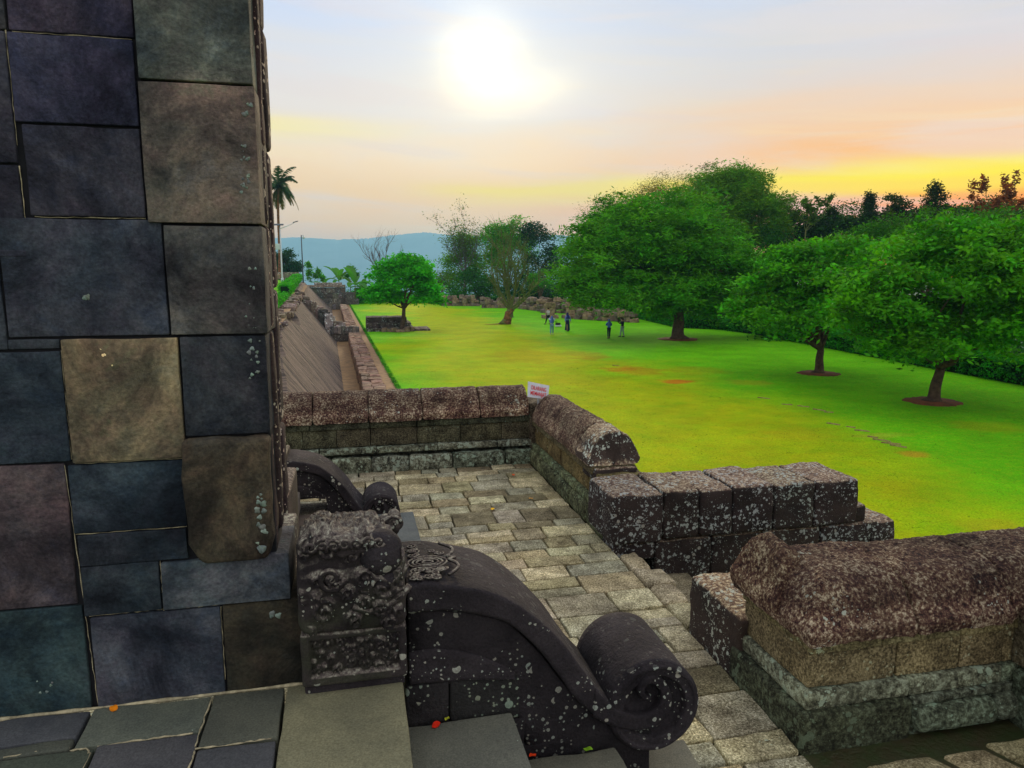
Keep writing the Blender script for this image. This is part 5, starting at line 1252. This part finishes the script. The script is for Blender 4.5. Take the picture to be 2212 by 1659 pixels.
zone(1262,1360,lambda x:683+(x-1255)*.06,2,13,L3,'blocks in the small pile by the hedge')
print('stones',cnt)
# two block pillars
for px,lab in ((1188,'left of two old stone block pillars, behind the person raising a camera'),(1232,'right of two old stone block pillars, behind the woman in the long dark skirt')):
    b=atz(px,688,LAWN); rt_=empty('stone_pillar',lab,'stone pillar',tuple(b))
    for nm,(w,z0,z1,t_) in zip(('base','shaft','shaft','capstone'),((1.15,-.1,.45,(1.5,1.4,1.1)),(.62,.45,1.35,(1.6,1.5,1.2)),(.72,1.35,2.05,(1.3,1.15,.9)),(.42,2.05,2.5,(.7,.6,.55)))):
        mb=MB(); block(mb,b.x-w*.8,b.x+w*.8,b.y-w*.7,b.y+w*.7,b.z+z0,b.z+z1-.01,bev=.06,step=.25,amp=.04,tint=t_); child(mb.build(nm,M['rubble']),rt_)
# edging stones lost in the turf
est=[(1700,872),(1735,876),(1770,884),(1790,889),(1800,915),(1838,922),(1862,930),(1885,944),(1905,951),(1925,958),(1940,964),(1650,858),(1330,790)]
for i,(px,py) in enumerate(est):
    q=atz(px,py,LAWN); mb=MB(); l=rnd.uniform(.12,.3); block(mb,-l,l,-.05,.05,-.05,.025,bev=.02,step=.1,amp=.01,tint=(1.3,1.3,.6)); o=mb.build('edging_stone',M['rubble']); o.location=(q.x,q.y,lz(q.x,q.y)+.01); o.rotation_euler=(0,0,-.9+rnd.uniform(-.3,.3)); tag(o,'small pale edging stone sunk in the turf in a broken line across the lawn','edging stone','edging stones sunk in the lawn')

# ------------------------------------------------------------------ posts
pm=simple('galvanised_pole',(.55,.60,.62),.1,10,rough=.5); dk=simple('dark_fitting',(.06,.08,.10),.1,10,rough=.5)
b=atz(611,604,-.93); b=Vector((b.x,b.y,-.95)) if b.length<150 else aty(611,604,110); b=aty(610,604,112)
lp=empty('lamp_post','pale street lamp with solar panel and one long arm, on the upper lawn','street lamp',tuple(b)); H=aty(610,486,112).z-b.z
mb=MB(); tube(mb,[b,b+Vector((0,0,H*.02)),b+Vector((0,0,H))],[.13,.12,.075],10); tube(mb,[b-Vector((0,0,.3)),b+Vector((0,0,.25))],[.26,.16],8); child(mb.build('pole',pm),lp)
mb=MB(); t0=b+Vector((0,0,H*.93)); tube(mb,[t0,t0+Vector((1.0,0,.4)),t0+Vector((2.0,0,.85))],[.05,.045,.04],8); arm_=child(mb.build('arm',pm),lp)
mb=MB(); block(mb,t0.x+1.85,t0.x+2.6,t0.y-.12,t0.y+.12,t0.z+.86,t0.z+.98,bev=.03,step=.2,amp=0,warp=lambda p:(p[0],p[1],p[2]+(p[0]-t0.x-1.85)*.3)); mb.build('lamp_head',dk,arm_)
mb=MB(); block(mb,b.x-1.0,b.x+.55,b.y-.5,b.y+.5,b.z+H+.02,b.z+H+.08,bev=.01,step=.5,amp=0,warp=lambda p:(p[0],p[1],p[2]+(p[1]-b.y)*.25)); child(mb.build('solar_panel',dk),lp)
mb=MB(); block(mb,b.x-.75,b.x-.12,b.y-.2,b.y+.2,b.z+H*.55,b.z+H*.66,bev=.03,step=.3,amp=0); tube(mb,[b+Vector((-.3,0,H*.55)),b+Vector((-.28,0,H*.5)),b+Vector((-.05,0,H*.5))],[.025]*3,6); child(mb.build('battery_box',pm),lp)
b=aty(655,607,114); cp=empty('camera_pole','slim dark pole with a dome camera at its top, right of the lamp post','camera pole',tuple(b)); H=aty(654,508,114).z-b.z
mb=MB(); tube(mb,[b-Vector((0,0,.3)),b+Vector((0,0,H))],[.10,.07],8); child(mb.build('pole',dk),cp)
mb=MB(); c=b+Vector((.33,0,H-.35)); blob(mb,tuple(c),(.18,.18,.2),14,amp=0,rings=10); tube(mb,[c+Vector((0,0,.1)),c+Vector((0,0,.35)),b+Vector((0,0,H-.05))],[.1,.06,.03],8); child(mb.build('dome_camera',pm),cp)
b=aty(734,652,135); mb=MB(); tube(mb,[b,b+Vector((0,0,1.3))],[.22,.18],10); o=mb.build('white_marker_post',pm,origin=tuple(b)); tag(o,'small white marker post at the far end of the low ditch wall','marker post')

# ------------------------------------------------------------------ people
cloth={}
def CL(n,c): 
    if n not in cloth: cloth[n]=simple('cloth_'+n,c,.12,12,rough=.9)
    return cloth[n]
skin=simple('skin',(.42,.22,.13),.06,10,rough=.6)
def skinned(name,verts,edges,rad,mat,parent,sub=1):
    me=bpy.data.meshes.new(name); me.from_pydata([tuple(v) for v in verts],edges,[]); o=bpy.data.objects.new(name,me); COL.objects.link(o)
    bpy.context.view_layer.objects.active=o
    md=o.modifiers.new('skin','SKIN'); md.use_smooth_shade=True
    for v,r_ in zip(me.skin_vertices[0].data,rad): v.radius=r_ if isinstance(r_,tuple) else (r_,r_)
    me.skin_vertices[0].data[0].use_root=True
    s=o.modifiers.new('sub','SUBSURF'); s.levels=sub; s.render_levels=sub
    dg=bpy.context.evaluated_depsgraph_get(); m2=bpy.data.meshes.new_from_object(o.evaluated_get(dg)); bpy.data.objects.remove(o)
    m2.materials.clear(); m2.materials.append(mat)
    for p_ in m2.polygons: p_.use_smooth=True
    o=bpy.data.objects.new(name,m2); COL.objects.link(o); o.parent=parent; return o
def person(label,px,py,yaw,H=1.6,hands=None,top='white',tc=(.6,.6,.6),leg='dark',lc=(.02,.02,.03),hijab=None,skirt=None,hair=(.01,.008,.008),stride=.12,holding=None,bag=None,Y=None):
    H*=1.06; b=atz(px,py,LAWN); root=empty('person',label,'person',(b.x,b.y,lz(b.x,b.y)),None,yaw); k=H/1.6
    hip=(0,0,.86); J=dict(pel=hip,sp=(0,.01,1.08),ch=(0,.01,1.24),nk=(0,.0,1.36),hd=(0,.015,1.44),ht=(0,.02,1.53))
    L={} 
    for s,n in ((-1,'l'),(1,'r')):
        st=stride*s; L[n]=[(.085*s,0,.82),(.095*s,-.03+st*.5,.45),(.10*s,st,.07),(.10*s,-.13+st,.03)]
        hd=(hands or {}).get(n,((.24*s,-.02,1.02),(.26*s,-.08,.80)))
        L['a'+n]=[(.155*s,.0,1.29),hd[0],hd[1]]
    V=[J['pel'],J['sp'],J['ch'],J['nk'],J['hd'],J['ht']]; Rd=[(.12,.10),(.105,.085),(.125,.09),(.05,.05),(.068,.08),(.06,.07)]; E=[(0,1),(1,2),(2,3),(3,4),(4,5)]
    def chain(start,pts,rads):
        p=start
        for q,r_ in zip(pts,rads): V.append(q); Rd.append(r_); E.append((p,len(V)-1)); p=len(V)-1
        return p
    for n in 'lr':
        chain(0,L[n],[.082,.055,.037,.028]); e=chain(2,L['a'+n],[.052,.038,.025])
        hnd=Vector(L['a'+n][2]); el=Vector(L['a'+n][1]); d=(hnd-el).normalized(); s_=-1 if n=='l' else 1; w=d.cross(Vector((0,1,0.2))).normalized()
        palm_=hnd+d*.055; V.append(tuple(palm_)); Rd.append((.024,.014)); E.append((e,len(V)-1)); pi=len(V)-1
        for f_,ln in zip((-.024,-.008,.008,.024),(.062,.072,.068,.052)):
            a=palm_+w*f_+d*.03; bq=a+d*ln*.5+Vector((0,-.006,0)); cq=bq+d*ln*.4+Vector((0,-.018,0)); chain(pi,[tuple(a),tuple(bq),tuple(cq)],[.0085,.008,.0065])
        a=hnd+d*.03-w*.03*s_; chain(pi,[tuple(a),tuple(a+d*.035-w*.02*s_)],[.010,.008])
    V=[(v[0]*k,v[1]*k,v[2]*k) for v in V]
    skinned('body',V,E,[tuple(q*k for q in r_) if isinstance(r_,tuple) else r_*k for r_ in Rd],skin,root)
    sc=lambda v:(v[0]*k,v[1]*k,v[2]*k)
    # face
    mb=MB(); blob(mb,sc((0,-.085,1.475)),(.012*k,.02*k,.02*k),8,rings=6); 
    for s in (-1,1): blob(mb,sc((.085*s,.02,1.485)),(.012*k,.02*k,.03*k),8,rings=6)
    o=mb.build('nose_and_ears',skin); o.parent=root
    mb=MB(); 
    for s in (-1,1): blob(mb,sc((.028*s,-.075,1.50)),(.011*k,.008*k,.007*k),8,rings=6)
    blob(mb,sc((0,-.078,1.435)),(.022*k,.008*k,.006*k),8,rings=6); o=mb.build('eyes_and_mouth',CL('face',(.05,.02,.02))); o.parent=root
    # shirt and trousers follow the body
    tv=[(0,0,.80),(0,.01,1.0),(0,.01,1.24),(0,0,1.33)]; te=[(0,1),(1,2),(2,3)]; tr=[(.145,.12),(.13,.11),(.15,.115),(.07,.065)]
    for n in 'lr':
        a=L['a'+n]; i0=len(tv); tv+=[a[0],a[1],tuple(Vector(a[1]).lerp(Vector(a[2]),.85))]; te+=[(2,i0),(i0,i0+1),(i0+1,i0+2)]; tr+=[.07,.055,.042]
    skinned('top',[sc(v) for v in tv],te,[tuple(q*k for q in r_) if isinstance(r_,tuple) else r_*k for r_ in tr],CL(top,tc),root)
    if not skirt:
        tv=[(0,0,.86)]; te=[]; tr=[(.135,.11)]
        for n in 'lr':
            a=L[n]; i0=len(tv); tv+=[a[0],a[1],(a[2][0],a[2][1],.10)]; te+=[(0,i0),(i0,i0+1),(i0+1,i0+2)]; tr+=[.098,.072,.058]
        skinned('trousers',[sc(v) for v in tv],te,[tuple(q*k for q in r_) if isinstance(r_,tuple) else r_*k for r_ in tr],CL(leg,lc),root)
    else:
        mb=MB(); n=22; rings=[(.95,.145),(.82,.18),(.6,.19),(.35,.215),(.08,.25)]; vs=[]
        for z,r_ in rings:
            for q in range(n): a=2*math.pi*q/n; rr=r_*(1+(.09*math.sin(a*6+z*4)) * (1-z)); vs.append((rr*math.cos(a)*k,rr*.8*math.sin(a)*k+.05*(1-z)*k,z*k))
        mb.add(vs,[(i*n+q,i*n+(q+1)%n,(i+1)*n+(q+1)%n,(i+1)*n+q) for i in range(len(rings)-1) for q in range(n)]); o=mb.build('skirt',CL('skirt',skirt)); o.parent=root
    mb=MB()
    for s in 'lr': a=L[s][3]; block(mb,(a[0]-.045)*k,(a[0]+.045)*k,(a[1]-.07)*k,(a[1]+.19)*k,0,.075*k,bev=.03,step=.1,amp=0)
    o=mb.build('shoes',CL('shoe'+top,(.5,.5,.4) if top=='pale_hoodie' else (.03,.03,.03))); o.parent=root
    if hijab:
        mb=MB(); n=20; prof_=[(1.60,.02,.03),(1.585,.06,.02),(1.54,.092,.02),(1.48,.10,.03),(1.40,.095,.03),(1.33,.13,.02),(1.22,.18,.01),(1.08,.185,.0)]; vs=[]
        for z,r_,oy in prof_:
            for q in range(n):
                a=2*math.pi*q/n; fr=math.sin(a)<-.55; r2=r_*(1+.05*math.sin(a*5)); y=r2*.95*math.sin(a)+oy
                if fr and 1.42<z<1.56: y=max(y,-.045)
                vs.append((r2*math.cos(a)*k,y*k,(z-(.10*max(0,math.sin(a)) if z<1.3 else 0))*k))
        mb.add(vs,[(i*n+q,(i+1)*n+q,(i+1)*n+(q+1)%n,i*n+(q+1)%n) for i in range(len(prof_)-1) for q in range(n)]); o=mb.build('headscarf',CL('scarf'+str(int(hijab[2]*100)),hijab)); o.parent=root
    else:
        mb=MB(); blob(mb,sc((0,.04,1.525)),(.092*k,.098*k,.085*k),16,rings=12,amp=.08); o=mb.build('hair',CL('hair',hair)); o.parent=root
    if holding:
        h=Vector(L['ar'][2]); h2=Vector(L['al'][2]); c=(h+h2)/2*k if holding=='camera' else h*k+Vector((0,-.05,.04)); mb=MB(); w=.05 if holding=='camera' else .04
        block(mb,c.x-w,c.x+w,c.y-.05,c.y-.01,c.z-.03,c.z+.10,bev=.01,step=.1,amp=0)
        o=mb.build('camera' if holding=='camera' else 'phone',CL('device',(.01,.01,.012)),origin=tuple(c)); w_=Matrix.Rotation(yaw,4,'Z')@c; o.location=(b.x+w_.x,b.y+w_.y,lz(b.x,b.y)+w_.z)
        o.rotation_euler=(0,0,yaw); tag(o,'small black '+('camera held up to the face of the person in pale blue' if holding=='camera' else 'phone held by the person in the dark top'),'camera' if holding=='camera' else 'phone')
    return root
up=lambda s:((.27*s,-.12,1.22),(.10*s,-.22,1.45))
person('person in pale hoodie, blue headscarf and light jeans, back turned, camera raised',1192,722,R(165),1.62,{'l':up(-1),'r':((.30,-.05,1.30),(.12,-.2,1.46))},'pale_hoodie',(.50,.58,.72),'jeans',(.16,.30,.50),hijab=(.10,.16,.50),holding='camera')
person('person in blue headscarf and long dark skirt, in front of the right stone pillar',1226,714,R(10),1.72,None,'blue_top',(.16,.20,.62),hijab=(.015,.03,.16),skirt=(.012,.02,.07))
person('person in a white checked shirt and black trousers, in front of the left stone pillar',1184,700,R(-70),1.72,{'l':((-.26,-.05,1.08),(-.1,-.25,1.12)),'r':((.26,-.05,1.08),(.1,-.25,1.12))},'white_shirt',(.55,.50,.52),'black_trousers',(.012,.014,.03),stride=.22)
person('person in bright blue top, purple-blue headscarf and dark trousers, facing away',1315,731,R(178),1.58,{'l':((-.25,-.04,1.08),(-.12,-.2,1.1)),'r':((.25,-.04,1.08),(.12,-.2,1.1))},'bright_blue',(.02,.12,.60),'navy',(.008,.012,.045),hijab=(.05,.04,.50))
person('person in dark top and pale grey trousers looking at a phone',1344,727,R(-80),1.55,{'l':((-.2,-.1,1.12),(-.08,-.33,1.22)),'r':((.2,-.1,1.12),(.05,-.35,1.24))},'dark_top',(.015,.02,.05),'grey_trousers',(.30,.36,.38),holding='phone')
person('person in brown half hidden behind the trunk of the bare twisted tree',1105,686,R(120),1.62,None,'brown_top',(.22,.09,.05),'dark_red',(.10,.03,.02))
b=atz(1206,705,LAWN); mb=MB(); block(mb,-.32,.32,-.18,.18,0,.2,bev=.06,step=.1,amp=.02,tint=(1,1,1)); bagr=empty('shoulder_bag','small black and white bag dropped on the grass between two people','bag',(b.x,b.y,lz(b.x,b.y))); o=mb.build('pouch',CL('bagw',(.6,.6,.58))); o.parent=bagr
mb=MB(); block(mb,-.3,.22,-.16,.16,.18,.42,bev=.07,step=.1,amp=.03); tube(mb,[(-.25,0,.35),(-.32,0,.6),(-.1,0,.45)],[.03]*3,6); o=mb.build('flap',CL('bagb',(.02,.015,.015))); o.parent=bagr

# ------------------------------------------------------------------ haze, sky, sun, camera
hb=MB(); d0=ray(800,HY); h=Vector((d0.x,d0.y,0)).normalized(); s=Vector((h.y,-h.x,0))
def hp_(a,b_,z): v=h*a+s*b_; return (v.x,v.y,z)
lo_,hi_=-112,262; yv=[hp_(-60,-900,lo_),hp_(-60,330,lo_),hp_(6200,1350,lo_),hp_(6200,-2600,lo_)]; yt=[(a,b_,hi_) for a,b_,_ in yv]
hb.add(yv+yt,[(3,2,1,0),(4,5,6,7),(0,1,5,4),(1,2,6,5),(2,3,7,6),(3,0,4,7)])
hz=bpy.data.materials.new('haze'); hz.use_nodes=True; T=NT(hz.node_tree); T.n.remove(T.n['Principled BSDF'])
pv=T.new('ShaderNodeVolumePrincipled'); pv.inputs['Color'].default_value=(.36,.74,.99,1); pv.inputs['Density'].default_value=HAZE; pv.inputs['Anisotropy'].default_value=.35
T.link(pv.outputs[0],T.n['Material Output'].inputs['Volume'])
if HAZE>0: tag(hb.build('haze',hz,smooth=False),'pale blue air haze filling the valley','haze',kind='stuff')

SUNDIR=ray(1075,165).normalized()   # towards the sun behind the thin cloud
EL=math.asin(SUNDIR.z); AZ=math.atan2(SUNDIR.x,SUNDIR.y)
w=bpy.data.worlds.new('World'); S.world=w; w.use_nodes=True; T=NT(w.node_tree); bgd=T.n['Background']
sky=T.new('ShaderNodeTexSky'); sky.sky_type='NISHITA'; sky.sun_disc=False; sky.sun_elevation=EL; sky.sun_rotation=AZ; sky.dust_density=1
tc=T.new('ShaderNodeTexCoord'); G=tc.outputs['Generated']
def dot(v,a):
    n=T.new('ShaderNodeVectorMath',operation='DOT_PRODUCT'); T.link(v,n.inputs[0]); n.inputs[1].default_value=a; return n.outputs['Value']
fh=(math.sin(YAW),math.cos(YAW),0); rh=(math.cos(YAW),-math.sin(YAW),0)
f_=dot(G,fh); r_=dot(G,rh); z_=dot(G,(0,0,1))
az=T.math('ARCTAN2',r_,f_)            # bearing from the middle of the view, radians
el=T.math('ARCSINE',z_)
# streaky cloud coordinates
cb=T.new('ShaderNodeCombineXYZ'); T.link(az,cb.inputs[0]); T.link(T.math('MULTIPLY',el,7.5),cb.inputs[1]); cb.inputs[2].default_value=3.1
st=T.noise(cb.outputs[0],2.0,6,.52,.5)
cb2=T.new('ShaderNodeCombineXYZ'); T.link(T.math('MULTIPLY',az,1.0),cb2.inputs[0]); T.link(T.math('MULTIPLY',el,3.0),cb2.inputs[1]); cb2.inputs[2].default_value=8.4
bl=T.noise(cb2.outputs[0],2.4,5,.5,.2)
elw=T.math('ADD',el,T.math('MULTIPLY',T.math('SUBTRACT',st,.5),.09))
def lin(c): return tuple(((x/255)/12.92 if x/255<.04045 else ((x/255+.055)/1.055)**2.4) for x in c)
e=T.mr(elw,0,.40)
left=T.ramp(e,[(0,lin((255,176,120))),(.10,lin((255,188,132))),(.22,lin((255,206,142))),(.36,lin((255,222,180))),(.55,lin((236,226,216))),(.78,lin((208,217,238))),(1,lin((196,210,242)))])
right=T.ramp(e,[(0,lin((255,96,20))),(.14,lin((255,128,20))),(.25,lin((255,160,45))),(.36,lin((255,188,112))),(.48,lin((242,208,176))),(.62,lin((222,214,212))),(.80,lin((208,212,226))),(1,lin((200,210,235)))])
sd_=T.mr(az,-.12,.42,0,1,True)
col=T.mix(sd_,left,right)
cb3=T.new('ShaderNodeCombineXYZ'); T.link(az,cb3.inputs[0]); T.link(T.math('ADD',T.math('MULTIPLY',el,15),T.math('MULTIPLY',az,1.3)),cb3.inputs[1]); cb3.inputs[2].default_value=5.7
st2=T.noise(cb3.outputs[0],1.3,6,.55,.5); low=T.mr(el,.30,.10,.25,1)
col=T.mix(T.math('MULTIPLY',T.math('MULTIPLY',T.mr(st2,.52,.64,0,1,True),.45),low),col,lin((255,226,170)))
col=T.mix(T.math('MULTIPLY',T.math('MULTIPLY',T.mr(st2,.47,.36,0,1,True),.50),low),col,lin((230,208,206)))
# yellow streaks low in the sky
def band(ec,wd,a0,a1,strength):
    g=T.math('DIVIDE',T.math('SUBTRACT',T.math('ADD',el,T.math('MULTIPLY',T.math('SUBTRACT',st,.5),.05)),ec),wd)
    g=T.math('POWER',2.718,T.math('MULTIPLY',T.math('MULTIPLY',g,g),-1))
    return T.math('MULTIPLY',T.math('MULTIPLY',g,T.mr(az,a0,a1,0,1,True)),strength,clamp=True)
# blue grey veils between
col=T.mix(T.math('MULTIPLY',T.mr(st,.50,.62,0,1,True),.42),col,lin((234,220,214)))
col=T.mix(T.math('MULTIPLY',T.mr(bl,.50,.66,0,1,True),.28),col,lin((218,222,234)))
col=T.mix(band(.113,.014,-.05,.25,.95),col,lin((255,236,0)))
col=T.mix(band(.103,.012,-.18,-.02,.95),col,lin((255,222,70)))
col=T.mix(band(.185,.014,-.05,-.35,.8),col,lin((255,236,150)))
col=T.mix(band(.128,.012,.25,.5,.6),col,lin((255,245,80)))
# sun burning through thin cloud
wa=T.math('ADD',az,T.math('MULTIPLY',T.math('SUBTRACT',bl,.5),.09)); we=T.math('ADD',el,T.math('MULTIPLY',T.math('SUBTRACT',st,.5),.05))
def glow(a0,e0,sa,se,pw=2.):
    a=T.math('DIVIDE',T.math('SUBTRACT',wa,a0),sa); b=T.math('DIVIDE',T.math('SUBTRACT',we,e0),se)
    return T.math('POWER',2.718,T.math('MULTIPLY',T.math('POWER',T.math('ADD',T.math('MULTIPLY',a,a),T.math('MULTIPLY',b,b)),pw/2),-1))
def addc(col,fac,c):
    n=T.mix(1.0,col,T.mix(fac,(0,0,0),c),'ADD'); return n
core=T.math('ADD',glow(-.034,.272,.046,.040,2.0),T.math('MULTIPLY',glow(.014,.240,.060,.022,2.0),.5))
core=T.math('ADD',core,T.math('MULTIPLY',glow(-.06,.38,.07,.07,2.0),.10))
col=addc(col,T.math('MINIMUM',core,1.0),(.85,.72,.30))
col=addc(col,T.math('MULTIPLY',glow(-.02,.27,.15,.10,2.),.34),(.42,.33,.08))
# unseen sky overhead and behind, made brighter and cooler to light the ground
bk=T.mr(f_,.45,-.5,0,1,True); zb=T.mr(z_,.42,.85,0,1,True)
col=T.mix(T.math('MAXIMUM',bk,zb),col,(OVR*.95,OVR*.97,OVR*1.03))
dn=T.mr(z_,-.02,-.10,0,1,True); col=T.mix(dn,col,(.16,.18,.12))
# thin share of clear-air sky behind the clouds
skc=T.new('ShaderNodeVectorMath',operation='SCALE'); skc.inputs['Scale'].default_value=.002; T.link(sky.outputs[0],skc.inputs[0])
col=T.mix(1.0,col,skc.outputs[0],'ADD')
T.link(col,bgd.inputs['Color']); bgd.inputs['Strength'].default_value=1.0
sl=bpy.data.lights.new('sun','SUN'); sl.energy=SUN; sl.angle=R(11); sl.color=(1,.80,.52)
so=bpy.data.objects.new('sun',sl); COL.objects.link(so); so.rotation_euler=(-SUNDIR).to_track_quat('-Z','Y').to_euler()
cam=bpy.data.cameras.new('camera'); co=bpy.data.objects.new('camera',cam); COL.objects.link(co); S.camera=co
cam.sensor_width=36; cam.lens=FP/2212*36; cam.clip_end=20000; cam.clip_start=.05
rot=Matrix((RT,UP,-FW)).transposed(); co.rotation_euler=rot.to_euler(); co.location=(0,0,0)
S.view_settings.view_transform='Standard'; S.view_settings.look='None'; S.view_settings.exposure=EXPO; S.view_settings.gamma=1
S.render.engine='CYCLES'
